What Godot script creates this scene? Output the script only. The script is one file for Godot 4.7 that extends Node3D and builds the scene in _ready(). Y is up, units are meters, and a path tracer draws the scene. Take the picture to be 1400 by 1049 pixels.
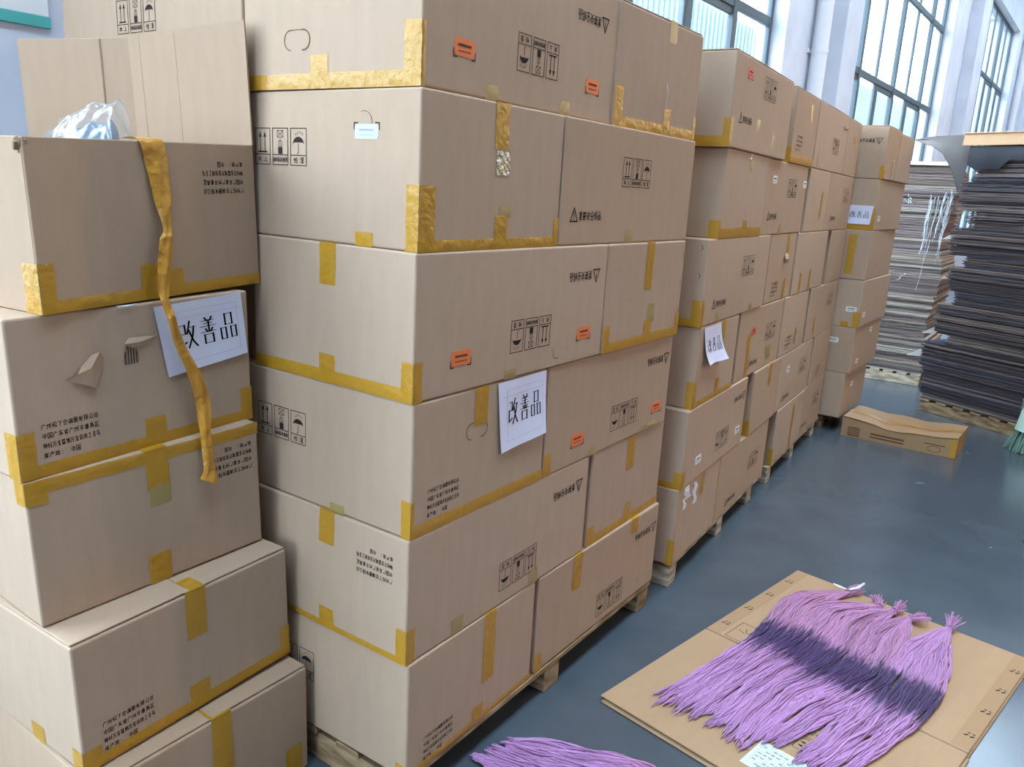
extends Node3D

# ---------------------------------------------------------------- mesh helper
class Mesher:
	var v := PackedVector3Array()
	var n := PackedVector3Array()
	var c := PackedColorArray()
	var colored := false

	func tri(a: Vector3, b: Vector3, d: Vector3, na: Vector3, nb: Vector3, nd: Vector3, ca := Color.WHITE, cb := Color.WHITE, cd := Color.WHITE) -> void:
		var g := (b - a).cross(d - a)
		if g.length_squared() < 1e-16:
			return
		if g.dot(na + nb + nd) > 0.0:
			v.append(a); v.append(d); v.append(b)
			n.append(na); n.append(nd); n.append(nb)
			if colored:
				c.append(ca); c.append(cd); c.append(cb)
		else:
			v.append(a); v.append(b); v.append(d)
			n.append(na); n.append(nb); n.append(nd)
			if colored:
				c.append(ca); c.append(cb); c.append(cd)

	func quad(a: Vector3, b: Vector3, d: Vector3, e: Vector3, nn: Vector3) -> void:
		tri(a, b, d, nn, nn, nn)
		tri(a, d, e, nn, nn, nn)

	func grid(pts: Array, nrm: Array) -> void:
		for i in pts.size() - 1:
			var p0: PackedVector3Array = pts[i]
			var p1: PackedVector3Array = pts[i + 1]
			var n0: PackedVector3Array = nrm[i]
			var n1: PackedVector3Array = nrm[i + 1]
			for j in p0.size() - 1:
				tri(p0[j], p1[j], p1[j + 1], n0[j], n1[j], n1[j + 1])
				tri(p0[j], p1[j + 1], p0[j + 1], n0[j], n1[j + 1], n0[j + 1])

	# chamfered block between two corners, placed by a transform
	func block(lo: Vector3, hi: Vector3, r := 0.003, t := Transform3D()) -> void:
		var k: float = minf(r, 0.45 * minf(hi.x - lo.x, minf(hi.y - lo.y, hi.z - lo.z)))
		var ce := (lo + hi) * 0.5
		var hs := (hi - lo) * 0.5
		for ax in 3:
			var u := (ax + 1) % 3
			var w := (ax + 2) % 3
			for s: float in [-1.0, 1.0]:
				var q: Array[Vector3] = []
				for m: Vector2 in [Vector2(-1, -1), Vector2(1, -1), Vector2(1, 1), Vector2(-1, 1)]:
					var p := Vector3()
					p[ax] = s * hs[ax]
					p[u] = m.x * (hs[u] - k)
					p[w] = m.y * (hs[w] - k)
					q.append(t * (ce + p))
				var nn := Vector3()
				nn[ax] = s
				quad(q[0], q[1], q[2], q[3], (t.basis * nn).normalized())
			for su: float in [-1.0, 1.0]:
				for sw: float in [-1.0, 1.0]:
					var e: Array[Vector3] = []
					for m: Vector2 in [Vector2(-1, 0), Vector2(1, 0), Vector2(1, 1), Vector2(-1, 1)]:
						var p := Vector3()
						p[ax] = m.x * (hs[ax] - k)
						p[u] = su * (hs[u] - (0.0 if m.y == 0.0 else k))
						p[w] = sw * (hs[w] - (k if m.y == 0.0 else 0.0))
						e.append(t * (ce + p))
					var nn := Vector3()
					nn[u] = su
					nn[w] = sw
					quad(e[0], e[1], e[2], e[3], (t.basis * nn).normalized())
		for a: float in [-1.0, 1.0]:
			for b: float in [-1.0, 1.0]:
				for d: float in [-1.0, 1.0]:
					var sg := Vector3(a, b, d)
					var pa := Vector3(a * hs.x, b * (hs.y - k), d * (hs.z - k))
					var pb := Vector3(a * (hs.x - k), b * hs.y, d * (hs.z - k))
					var pc := Vector3(a * (hs.x - k), b * (hs.y - k), d * hs.z)
					var nn := (t.basis * sg).normalized()
					tri(t * (ce + pa), t * (ce + pb), t * (ce + pc), nn, nn, nn)

	# convex outline (x, y) pushed from z0 to z1, placed by a transform
	func prism(outline: PackedVector2Array, z0: float, z1: float, t := Transform3D()) -> void:
		var idx := Geometry2D.triangulate_polygon(outline)
		for s in 2:
			var zz: float = z0 if s == 0 else z1
			var nn := t.basis * Vector3(0, 0, -1 if s == 0 else 1)
			for k in range(0, idx.size(), 3):
				var q: Array[Vector3] = []
				for m in 3:
					var o := outline[idx[k + m]]
					q.append(t * Vector3(o.x, o.y, zz))
				tri(q[0], q[1], q[2], nn, nn, nn)
		var area := 0.0
		for k in outline.size():
			area += outline[k].cross(outline[(k + 1) % outline.size()])
		for k in outline.size():
			var a := outline[k]
			var b := outline[(k + 1) % outline.size()]
			var e := (b - a).normalized() * signf(area)
			quad(t * Vector3(a.x, a.y, z0), t * Vector3(b.x, b.y, z0), t * Vector3(b.x, b.y, z1), t * Vector3(a.x, a.y, z1), (t.basis * Vector3(e.y, -e.x, 0)).normalized())

	# round tube along a path with a radius for each point
	func tube(path: PackedVector3Array, rad: PackedFloat32Array, sides: int, cols := PackedColorArray(), flat := 1.0) -> void:
		var rings: Array = []
		var norms: Array = []
		for i in path.size():
			var d: Vector3 = (path[mini(i + 1, path.size() - 1)] - path[maxi(i - 1, 0)]).normalized()
			var up := Vector3.UP if absf(d.y) < 0.95 else Vector3.RIGHT
			var sx := d.cross(up).normalized()
			var sy := sx.cross(d).normalized()
			var r := PackedVector3Array()
			var m := PackedVector3Array()
			for k in sides:
				var a := TAU * k / sides
				var nn := sx * cos(a) + sy * sin(a)
				r.append(path[i] + (sx * cos(a) + sy * sin(a) * flat) * rad[i])
				m.append(nn)
			rings.append(r)
			norms.append(m)
		for i in path.size() - 1:
			for k in sides:
				var l := (k + 1) % sides
				var ca: Color = cols[i] if colored else Color.WHITE
				var cb: Color = cols[i + 1] if colored else Color.WHITE
				tri(rings[i][k], rings[i + 1][k], rings[i + 1][l], norms[i][k], norms[i + 1][k], norms[i + 1][l], ca, cb, cb)
				tri(rings[i][k], rings[i + 1][l], rings[i][l], norms[i][k], norms[i + 1][l], norms[i][l], ca, cb, ca)

	func mesh() -> ArrayMesh:
		var a := []
		a.resize(Mesh.ARRAY_MAX)
		a[Mesh.ARRAY_VERTEX] = v
		a[Mesh.ARRAY_NORMAL] = n
		if colored:
			a[Mesh.ARRAY_COLOR] = c
		var m := ArrayMesh.new()
		m.add_surface_from_arrays(Mesh.PRIMITIVE_TRIANGLES, a)
		return m


# ---------------------------------------------------------------- the look of things
var rng := RandomNumberGenerator.new()
var M := {}
var CARD: Array[StandardMaterial3D] = []

func mat(c: Color, rough := 0.85, spec := 0.4) -> StandardMaterial3D:
	var m := StandardMaterial3D.new()
	m.albedo_color = c
	m.roughness = rough
	m.metallic_specular = spec
	return m

func noise_tex(freq: float, lo: Color, hi: Color, sd: int, size := 512) -> NoiseTexture2D:
	var f := FastNoiseLite.new()
	f.seed = sd
	f.frequency = freq
	f.fractal_octaves = 4
	var t := NoiseTexture2D.new()
	t.width = size
	t.height = size
	t.seamless = true
	t.noise = f
	var g := Gradient.new()
	g.colors = PackedColorArray([lo, hi])
	g.offsets = PackedFloat32Array([0.2, 0.8])
	t.color_ramp = g
	return t

func normal_tex(freq: float, bump: float, sd: int, size := 512) -> NoiseTexture2D:
	var f := FastNoiseLite.new()
	f.seed = sd
	f.frequency = freq
	f.fractal_octaves = 4
	var t := NoiseTexture2D.new()
	t.width = size
	t.height = size
	t.seamless = true
	t.as_normal_map = true
	t.bump_strength = bump
	t.noise = f
	return t

# kraft paper: faint upright flute lines, soft blotches, a few fibres
func kraft_tex(sd: int) -> ImageTexture:
	var r := RandomNumberGenerator.new()
	r.seed = sd
	var f := FastNoiseLite.new()
	f.seed = sd
	f.frequency = 0.012
	var im := Image.create(512, 512, false, Image.FORMAT_RGB8)
	var line := PackedFloat32Array()
	for x in 512:
		line.append(r.randf_range(-1, 1))
	for x in 512:
		for y in 512:
			var k := 0.975 + 0.007 * line[x] + 0.018 * f.get_noise_2d(x, y * 0.3) + r.randf_range(-0.008, 0.008)
			im.set_pixel(x, y, Color(k, k * 0.998, k * 0.994))
	for i in 260:
		var x := r.randi_range(2, 505)
		var y := r.randi_range(2, 505)
		im.fill_rect(Rect2i(x, y, r.randi_range(1, 4), 1), Color(0.85, 0.83, 0.8))
	return ImageTexture.create_from_image(im)

func wood_tex(sd: int) -> NoiseTexture2D:
	return noise_tex(0.02, Color(0.72, 0.68, 0.62), Color(1, 1, 1), sd, 256)

func tri_map(m: StandardMaterial3D, scale: Vector3) -> void:
	m.uv1_triplanar = true
	m.uv1_scale = scale
	m.uv1_triplanar_sharpness = 6.0

func make_materials() -> void:
	var kt := kraft_tex(5)
	for c: Color in [Color(0.715, 0.615, 0.525), Color(0.70, 0.595, 0.50), Color(0.725, 0.625, 0.535), Color(0.705, 0.605, 0.515)]:
		var m := mat(c, 0.82, 0.3)
		m.albedo_texture = kt
		tri_map(m, Vector3(2.9, 2.9, 2.9))
		CARD.append(m)
	M.flat_card = mat(Color(0.71, 0.58, 0.45), 0.85, 0.3)
	M.flat_card.albedo_texture = kt
	tri_map(M.flat_card, Vector3(1.6, 1.6, 1.6))
	M.card_edge = mat(Color(0.62, 0.52, 0.42), 0.95, 0.2)
	M.brown_box = mat(Color(0.655, 0.525, 0.385), 0.7, 0.4)
	M.brown_box.albedo_texture = kt
	tri_map(M.brown_box, Vector3(1.6, 1.6, 1.6))
	M.inner = mat(Color(0.5, 0.42, 0.34), 0.95, 0.2)
	M.tape = mat(Color(0.75, 0.555, 0.14, 0.84), 0.34, 0.5)
	M.tape.transparency = BaseMaterial3D.TRANSPARENCY_ALPHA
	M.tape.normal_enabled = true
	M.tape.normal_texture = normal_tex(0.02, 6.0, 3, 256)
	M.tape.normal_scale = 0.5
	tri_map(M.tape, Vector3(5, 5, 5))
	M.tape_tail = mat(Color(0.78, 0.56, 0.20), 0.3, 0.5)
	M.tape_tail.normal_enabled = true
	M.tape_tail.normal_texture = M.tape.normal_texture
	M.tape_tail.backlight_enabled = true
	M.tape_tail.backlight = Color(0.3, 0.2, 0.05)
	tri_map(M.tape_tail, Vector3(4, 4, 4))
	M.old_tape = mat(Color(0.62, 0.53, 0.33), 0.4, 0.5)
	M.clear_tape = mat(Color(0.78, 0.70, 0.55), 0.2, 0.6)
	M.clear_tape.normal_enabled = true
	M.clear_tape.normal_texture = normal_tex(0.05, 10.0, 9, 256)
	tri_map(M.clear_tape, Vector3(4, 4, 4))
	M.ink = mat(Color(0.21, 0.175, 0.16), 0.9, 0.2)
	M.cut = mat(Color(0.36, 0.30, 0.25), 1.0, 0.1)
	M.orange = mat(Color(0.90, 0.47, 0.26), 0.6, 0.4)
	M.red = mat(Color(0.86, 0.36, 0.32), 0.6, 0.4)
	M.pale_blue = mat(Color(0.72, 0.88, 0.95), 0.5, 0.4)
	M.white_label = mat(Color(0.88, 0.88, 0.87), 0.6, 0.4)
	M.paper = mat(Color(0.86, 0.86, 0.93), 0.8, 0.3)
	M.black = mat(Color(0.06, 0.055, 0.07), 0.85, 0.2)
	M.grey_line = mat(Color(0.66, 0.67, 0.76), 0.85, 0.2)
	M.wall = mat(Color(0.80, 0.82, 0.865), 0.9, 0.3)
	M.wall.albedo_texture = noise_tex(0.006, Color(0.95, 0.95, 0.95), Color(1, 1, 1), 21)
	tri_map(M.wall, Vector3(0.4, 0.4, 0.4))
	M.pipe = mat(Color(0.85, 0.86, 0.88), 0.45, 0.5)
	M.ceiling = mat(Color(0.55, 0.57, 0.6), 0.95, 0.2)
	M.frame = mat(Color(0.27, 0.335, 0.37), 0.5, 0.5)
	M.glow = mat(Color(0.9, 0.85, 0.75), 0.6)
	M.glow.emission_enabled = true
	M.glow.emission = Color(1.0, 0.85, 0.68)
	M.glow.emission_energy_multiplier = 2.0
	M.glass = StandardMaterial3D.new()
	M.glass.transparency = BaseMaterial3D.TRANSPARENCY_ALPHA
	M.glass.albedo_color = Color(0.9, 0.97, 0.98, 0.06)
	M.glass.roughness = 0.05
	M.floor = mat(Color(0.295, 0.33, 0.36), 0.34, 0.6)
	M.floor.albedo_texture = noise_tex(0.006, Color(0.93, 0.935, 0.94), Color(1, 1, 1), 31, 1024)
	M.floor.roughness_texture = noise_tex(0.008, Color(0.86, 0.86, 0.86), Color(1, 1, 1), 33, 512)
	M.floor.roughness = 0.25
	M.floor.uv1_triplanar = true
	M.floor.uv1_world_triplanar = true
	M.floor.uv1_scale = Vector3(0.35, 0.35, 0.35)
	M.scuff = mat(Color(0.46, 0.50, 0.54), 0.6, 0.4)
	M.wood = mat(Color(0.66, 0.56, 0.44), 0.9, 0.3)
	M.wood.albedo_texture = wood_tex(12)
	tri_map(M.wood, Vector3(1.0, 4, 1.0))
	M.pale_wood = mat(Color(0.78, 0.72, 0.64), 0.9, 0.3)
	M.pale_wood.albedo_texture = M.wood.albedo_texture
	tri_map(M.pale_wood, Vector3(1.0, 4, 1.0))
	M.facade = mat(Color(0.50, 0.57, 0.58), 0.8, 0.3)
	M.teal = mat(Color(0.32, 0.66, 0.64), 0.7, 0.3)
	M.poster = mat(Color(0.86, 0.87, 0.88), 0.6, 0.4)
	M.bag = mat(Color(0.40, 0.45, 0.53), 0.16, 0.7)
	M.bag.clearcoat_enabled = true
	M.bag.clearcoat = 0.8
	M.bag.clearcoat_roughness = 0.1
	M.clear_bag = StandardMaterial3D.new()
	M.clear_bag.transparency = BaseMaterial3D.TRANSPARENCY_ALPHA
	M.clear_bag.albedo_color = Color(0.85, 0.92, 0.97, 0.10)
	M.clear_bag.roughness = 0.08
	M.black_film = mat(Color(0.085, 0.09, 0.125), 0.6, 0.4)
	M.grey_card = mat(Color(0.52, 0.50, 0.49), 0.85, 0.3)
	M.pale_card = mat(Color(0.70, 0.67, 0.64), 0.85, 0.3)
	M.band = mat(Color(0.66, 0.53, 0.40), 0.9, 0.3)
	M.slip = mat(Color(0.84, 0.90, 0.92), 0.7, 0.3)
	M.grey_ink = mat(Color(0.42, 0.45, 0.48), 0.85, 0.2)
	M.brown_ink = mat(Color(0.42, 0.27, 0.2), 0.9, 0.2)
	M.parcel_tape = mat(Color(0.70, 0.52, 0.30), 0.3, 0.5)
	M.film = mat(Color(0.86, 0.89, 0.91), 0.25, 0.6)
	M.yarn = mat(Color(1, 1, 1), 0.8, 0.3)
	M.yarn.vertex_color_use_as_albedo = true
	M.yarn.rim_enabled = true
	M.yarn.rim = 0.3
	M.green = mat(Color(0.42, 0.55, 0.49), 0.5, 0.5)
	M.pale_green = mat(Color(0.78, 0.9, 0.84), 0.4, 0.5)
	M.stone_ground = mat(Color(0.6, 0.6, 0.58), 0.95, 0.2)

# ---------------------------------------------------------------- naming things
var taken := {}

func numbered(called: String) -> String:
	var k: int = taken.get(called, -1) + 1
	taken[called] = k
	return called if k == 0 else "%s_%03d" % [called, k]

func thing(called: String, label: String, category: String, at := Vector3.ZERO, rot := Vector3.ZERO, group := "") -> Node3D:
	var o := Node3D.new()
	o.name = numbered(called)
	add_child(o)
	o.position = at
	o.rotation = rot
	o.set_meta("label", label)
	o.set_meta("category", category)
	if group:
		o.set_meta("group", group)
	return o

func part(called: String, m: Mesher, material: Material, parent: Node3D) -> MeshInstance3D:
	var o := MeshInstance3D.new()
	o.name = called
	o.mesh = m.mesh()
	o.material_override = material
	parent.add_child(o, true)
	return o

func structure(called: String, at := Vector3.ZERO, rot := Vector3.ZERO) -> Node3D:
	var o := Node3D.new()
	o.name = called
	add_child(o, true)
	o.position = at
	o.rotation = rot
	o.set_meta("kind", "structure")
	return o

# ---------------------------------------------------------------- lettering drawn with strokes on a 0..9 grid (x right, y down)
const GLYPH := {
	"改": "013134040837 6044 5292 827549 537799", "善": "3041 7061 1181 2272 0393 5155 3445 7465 0595 2676792926",
	"品": "3070743430 0535390905 6595996965", "重": "7021 0292 2373762623 2474 5159 1777 0999", "要": "0191 1282851512 3135 6165 452889 665819 0696",
	"安": "4051 13129293 433689 745719 0595", "全": "5004 5094 2575 2676 0999 5459", "部": "3041 0252 1324 4334 0454 1545481815 7079 7090749677",
	"广": "4051 1292 121609", "州": "211709 5158 8089 0314 3344 6374", "松": "0343 2029 2306 2445 6043 7094 655898 8699", "下": "0191 5159 5374",
	"空": "4051 13129293 3316 6385 2676 5659 1989", "调": "1122 04141827 414639 419199 5383 6264 5585 5686885856", "器": "1040431310 5080835350 0494 5316 5386 1646491916 5686895956",
	"有": "0292 4006 3439 347479 3575 3777", "限": "1019 1030133517 508084 5282 5484 505977 6498 9576", "公": "4015 6095 452888 7699", "司": "11818978 1363 1555581815",
	"中": "1282861612 5059", "国": "0090990900 2272 2575 2777 5257 6677", "东": "1191 402585 5359 3608 6698", "省": "5053 3113 7193 7314 2474792924 2676 2777",
	"市": "5051 0191 5159 27247477", "番": "7021 0393 5155 2132 7162 4306 5396 2575792925 2777 5559", "禺": "2070742420 2272 5057 19159599 3877", "区": "90101999 7228 3278",
	"钟": "2003 1131 0343 0545 2328 2847 5292965652 7079", "村": "0343 2029 2306 2445 5393 808978 5667", "万": "0191 413509 44847968", "宝": "4051 13129293 2474 2676 1989 5459 6778",
	"基": "0191 2026 7076 2272 2474 0696 3618 6689 3868 5659 1999", "地": "0343 2028 0847 44929686 6066 52589997", "北": "3039 0333 0836 60689896 9264", "街": "2002 2305 1519 4262 5054 3464 4666 5458 4868 7191 7393 8489",
	"号": "2070732320 0595 3536867958", "原": "1191 111609 5233 3373763633 3575 5659 4738 6788", "产": "5051 1191 3243 7263 1494 141609", "2": "2240722989", "8": "3070743430 3474793934", ":": "4344 4748",
	"向": "4032 19128289 3464673734", "上": "4048 4474 0898", "堆": "0343 2028 0746 6043 5259 5292 5494 5696 5898 7278", "码": "0141 2105 1444481814 518184 5154949878 4676",
	"层": "1080831310 1309 3575 2696 562888", "数": "0343 2025 0646 2518 3608 6043 5292 825549 537799", "极": "0343 2029 2306 2445 5181 8164 6139 649459 5499", "怕": "2029 0315 3344 7062 5292995952 5595", "湿": "1021 0314 1907 4080844440 4282 5559 7579 4657 8677 3999",
}

# flat print is gathered as triangles in a plane: x right, y up
class Ink:
	var t := PackedVector2Array()

	func line(a: Vector2, b: Vector2, w: float) -> void:
		var d := (b - a).normalized() * w * 0.5
		var s := Vector2(-d.y, d.x)
		t.append_array([a - d + s, b + d + s, b + d - s, a - d + s, b + d - s, a - d - s])

	func path(p: PackedVector2Array, w: float) -> void:
		for i in p.size() - 1:
			line(p[i], p[i + 1], w)

	func fill(p: PackedVector2Array) -> void:
		var k := Geometry2D.triangulate_polygon(p)
		for i in k:
			t.append(p[i])

	func rect(a: Vector2, b: Vector2) -> void:
		fill(PackedVector2Array([a, Vector2(b.x, a.y), b, Vector2(a.x, b.y)]))

	func frame(a: Vector2, b: Vector2, w: float) -> void:
		path(PackedVector2Array([a, Vector2(b.x, a.y), b, Vector2(a.x, b.y), a]), w)

	func glyphs(words: String, at: Vector2, size: Vector2, pitch: float, w: float, table: Dictionary, brush := false) -> void:
		for i in words.length():
			if not table.has(words[i]):
				continue
			for s: String in str(table[words[i]]).split(" "):
				var p := PackedVector2Array()
				for k in range(0, s.length() - 1, 2):
					p.append(at + Vector2(i * pitch + s[k].to_int() / 9.0 * size.x, (1.0 - s[k + 1].to_int() / 9.0) * size.y))
				for k in p.size() - 1:
					var d := (p[k + 1] - p[k]).abs()
					line(p[k], p[k + 1], w if not brush else (w * 0.55 if d.y < d.x * 0.3 else w * 1.25))

func ink_icons() -> Ink:          # 0.215 x 0.098: this way up, stacking limit, keep dry
	var k := Ink.new()
	var w := 0.0022
	for i in 3:
		var x := i * 0.0755
		k.frame(Vector2(x, 0), Vector2(x + 0.064, 0.098), w)
		k.line(Vector2(x, 0.027), Vector2(x + 0.064, 0.027), w)
	for x: float in [0.022, 0.042]:
		k.line(Vector2(x, 0.036), Vector2(x, 0.08), 0.003)
		k.fill(PackedVector2Array([Vector2(x - 0.006, 0.074), Vector2(x + 0.006, 0.074), Vector2(x, 0.09)]))
	k.line(Vector2(0.014, 0.034), Vector2(0.05, 0.034), 0.004)
	var o := Vector2(0.0755 + 0.032, 0)
	k.rect(o + Vector2(-0.009, 0.029), o + Vector2(0.009, 0.048))
	k.frame(o + Vector2(-0.007, 0.05), o + Vector2(0.007, 0.064), 0.0014)
	k.frame(o + Vector2(-0.012, 0.074), o + Vector2(0.012, 0.092), 0.0014)
	k.line(o + Vector2(-0.012, 0.074), o + Vector2(0.012, 0.092), 0.0014)
	k.line(o + Vector2(-0.012, 0.092), o + Vector2(0.012, 0.074), 0.0014)
	k.line(o + Vector2(0, 0.052), o + Vector2(0, 0.062), 0.0016)
	k.line(o + Vector2(0, 0.066), o + Vector2(0, 0.073), 0.0016)
	o = Vector2(0.151 + 0.032, 0)
	var dome := PackedVector2Array()
	for i in 13:
		var a := PI * i / 12.0
		dome.append(o + Vector2(cos(a) * 0.022, 0.057 + sin(a) * 0.019))
	for i in 4:
		dome.append(o + Vector2(-0.0165 + 0.011 * i, 0.061))
	k.fill(dome)
	k.line(o + Vector2(0, 0.057), o + Vector2(0, 0.034), 0.002)
	k.line(o + Vector2(0, 0.034), o + Vector2(-0.005, 0.031), 0.002)
	for i in 5:
		var d := o + Vector2(-0.012 + 0.007 * i, 0.086 - 0.003 * absf(i - 2))
		k.line(d, d + Vector2(0.003, 0.005), 0.0016)
	k.glyphs("向上", Vector2(0.012, 0.007), Vector2(0.014, 0.014), 0.026, 0.0018, GLYPH)
	k.glyphs("堆码层数极限", Vector2(0.0785, 0.008), Vector2(0.0082, 0.012), 0.0098, 0.0013, GLYPH)
	k.glyphs("怕湿", Vector2(0.164, 0.007), Vector2(0.014, 0.014), 0.026, 0.0018, GLYPH)
	return k

func ink_warn() -> Ink:           # 0.2 x 0.05: triangle and six characters
	var k := Ink.new()
	k.path(PackedVector2Array([Vector2(0.002, 0.004), Vector2(0.046, 0.004), Vector2(0.024, 0.047), Vector2(0.002, 0.004), Vector2(0.046, 0.004)]), 0.0042)
	k.line(Vector2(0.024, 0.032), Vector2(0.024, 0.019), 0.0035)
	k.line(Vector2(0.024, 0.0125), Vector2(0.024, 0.0105), 0.0038)
	k.glyphs("重要安全部品", Vector2(0.056, 0.009), Vector2(0.0195, 0.027), 0.0245, 0.0026, GLYPH)
	return k

func ink_address() -> Ink:        # 0.14 x 0.085: four short lines
	var k := Ink.new()
	var row := 0
	for s: String in ["广州松下空调器有限公司", "中国广东省广州市番禺区", "钟村万宝基地万宝北街28号", "原产地: 中国"]:
		var pitch := 0.140 / maxi(11, s.length()) if row < 3 else 0.0127
		k.glyphs(s, Vector2(0, 0.072 - row * 0.0235), Vector2(pitch * 0.78, 0.0125), pitch, 0.0013, GLYPH)
		row += 1
	return k

# ---------------------------------------------------------------- cartons
# a carton stands with its near right bottom corner at its node; it reaches to -x by lx, up by h, to -z by lz.
# face "r" looks to +x (s runs away from the corner along -z), face "l" looks to +z (s runs along -x)
class Carton:
	var lx: float
	var h: float
	var lz: float
	var br: float
	var bl: float
	var node: Node3D
	var sd: int

	func at(face: String, s: float, t: float, off: float) -> Vector3:
		if face == "r":
			var q := br * sin(PI * clampf(s / lz, 0, 1)) * sin(PI * clampf(t / h, 0, 1))
			return Vector3(off + q, t, -s)
		if face == "l":
			var q := bl * sin(PI * clampf(s / lx, 0, 1)) * sin(PI * clampf(t / h, 0, 1))
			return Vector3(-s, t, off + q)
		return Vector3(-t, h + off, -s)

	func normal(face: String) -> Vector3:
		return Vector3.RIGHT if face == "r" else Vector3.BACK if face == "l" else Vector3.UP

	func across(face: String) -> float:
		return lz if face == "r" else lx

func steps(l: float, r: float, k: int) -> PackedFloat32Array:
	var a := PackedFloat32Array([0.0, r * 0.35, r])
	for i in range(1, k):
		a.append(r + (l - 2 * r) * i / k)
	a.append(l - r); a.append(l - r * 0.35); a.append(l)
	return a

func carton_body(b: Carton) -> Mesher:
	var m := Mesher.new()
	var r := 0.007
	var lo := Vector3(-b.lx + r, r, -b.lz + r)
	var hi := Vector3(-r, b.h - r, -r)
	var ax := [steps(b.lx, r, 8), steps(b.h, r, 6), steps(b.lz, r, 8)]
	for f in 3:
		var u := (f + 1) % 3
		var w := (f + 2) % 3
		for side in 2:
			var pts: Array = []
			var nrm: Array = []
			for a: float in ax[u]:
				var pr := PackedVector3Array()
				var nr := PackedVector3Array()
				for c: float in ax[w]:
					var p := Vector3()
					var full := Vector3(b.lx, b.h, b.lz)
					p[f] = full[f] * side
					p[u] = a
					p[w] = c
					p = Vector3(-p.x, p.y, -p.z)
					var q := p.clamp(lo, hi)
					var d := (p - q).normalized()
					var o := q + d * r
					var g := 0.0
					if f == 0 and side == 0:
						g = b.br * sin(PI * -p.z / b.lz) * sin(PI * p.y / b.h)
						o.x += g
						d = (d + Vector3(0, -b.br * PI / b.h * sin(PI * -p.z / b.lz) * cos(PI * p.y / b.h), b.br * PI / b.lz * cos(PI * -p.z / b.lz) * sin(PI * p.y / b.h))).normalized()
					elif f == 2 and side == 0:
						g = b.bl * sin(PI * -p.x / b.lx) * sin(PI * p.y / b.h)
						o.z += g
						d = (d + Vector3(b.bl * PI / b.lx * cos(PI * -p.x / b.lx) * sin(PI * p.y / b.h), -b.bl * PI / b.h * sin(PI * -p.x / b.lx) * cos(PI * p.y / b.h), 0)).normalized()
					pr.append(o)
					nr.append(d)
				pts.append(pr)
				nrm.append(nr)
			m.grid(pts, nrm)
	return m

# a strip of film laid on a face, with small wrinkles and a little thickness at its rim
func film(b: Carton, face: String, s0: float, t0: float, s1: float, t1: float, off := 0.0018, wr := 0.0007) -> Mesher:
	var m := Mesher.new()
	var nu := clampi(int((s1 - s0) / 0.02) + 2, 3, 30)
	var nv := clampi(int((t1 - t0) / 0.02) + 2, 3, 20)
	var pts: Array = []
	for i in nu + 1:
		var pr := PackedVector3Array()
		for j in nv + 1:
			var e := 1.0 if i > 0 and i < nu and j > 0 and j < nv else 0.0
			pr.append(b.at(face, lerpf(s0, s1, float(i) / nu) + rng.randf_range(-1, 1) * 0.0012 * (1.0 - e), lerpf(t0, t1, float(j) / nv) + (rng.randf_range(-1, 1) * 0.001 * (1.0 - e) if t0 > 0.002 else 0.0), off - 0.0009 * (1.0 - e) + rng.randf_range(-wr, wr) * e))
		pts.append(pr)
	m.grid(pts, soft_normals(pts, b.normal(face)))
	return m

func soft_normals(pts: Array, hint: Vector3) -> Array:
	var out: Array = []
	for i in pts.size():
		var nr := PackedVector3Array()
		for j in pts[i].size():
			var du: Vector3 = pts[mini(i + 1, pts.size() - 1)][j] - pts[maxi(i - 1, 0)][j]
			var dv: Vector3 = pts[i][mini(j + 1, pts[i].size() - 1)] - pts[i][maxi(j - 1, 0)]
			var nn := du.cross(dv).normalized()
			nr.append(nn if nn.dot(hint) >= 0 else -nn)
		out.append(nr)
	return out

# print k (in its own plane) onto a face, with its lower left corner as seen at the given place; flip turns it upside down
func stamp(b: Carton, face: String, k: Ink, s0: float, t0: float, size: Vector2, flip := false, off := 0.0008) -> Mesher:
	var m := Mesher.new()
	var nn := b.normal(face)
	var q := PackedVector3Array()
	for p in k.t:
		var x := size.x - p.x if flip else p.x
		var y := size.y - p.y if flip else p.y
		var s := s0 + x if face == "r" else s0 + size.x - x
		q.append(b.at(face, s, t0 + y, off))
	for i in range(0, q.size(), 3):
		m.tri(q[i], q[i + 1], q[i + 2], nn, nn, nn)
	return m

func label_patch(b: Carton, face: String, s0: float, t0: float, s1: float, t1: float, off := 0.0012) -> Mesher:
	var m := Mesher.new()
	var nn := b.normal(face)
	var w := s1 - s0
	var h := t1 - t0
	var c := 0.15 * minf(w, h)
	var o := PackedVector2Array([Vector2(s0 + c, t0), Vector2(s1 - c, t0), Vector2(s1, t0 + c), Vector2(s1, t1 - c), Vector2(s1 - c, t1), Vector2(s0 + c, t1), Vector2(s0, t1 - c), Vector2(s0, t0 + c)])
	var ce := b.at(face, (s0 + s1) * 0.5, (t0 + t1) * 0.5, off)
	for i in 8:
		var a := b.at(face, o[i].x, o[i].y, off)
		var d := b.at(face, o[(i + 1) % 8].x, o[(i + 1) % 8].y, off)
		m.tri(ce, a, d, nn, nn, nn)
		var a0 := b.at(face, o[i].x, o[i].y, 0.0)
		var d0 := b.at(face, o[(i + 1) % 8].x, o[(i + 1) % 8].y, 0.0)
		var sn := ((a + d) * 0.5 - ce).normalized()
		m.quad(a0, d0, d, a, sn)
	return m

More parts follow.
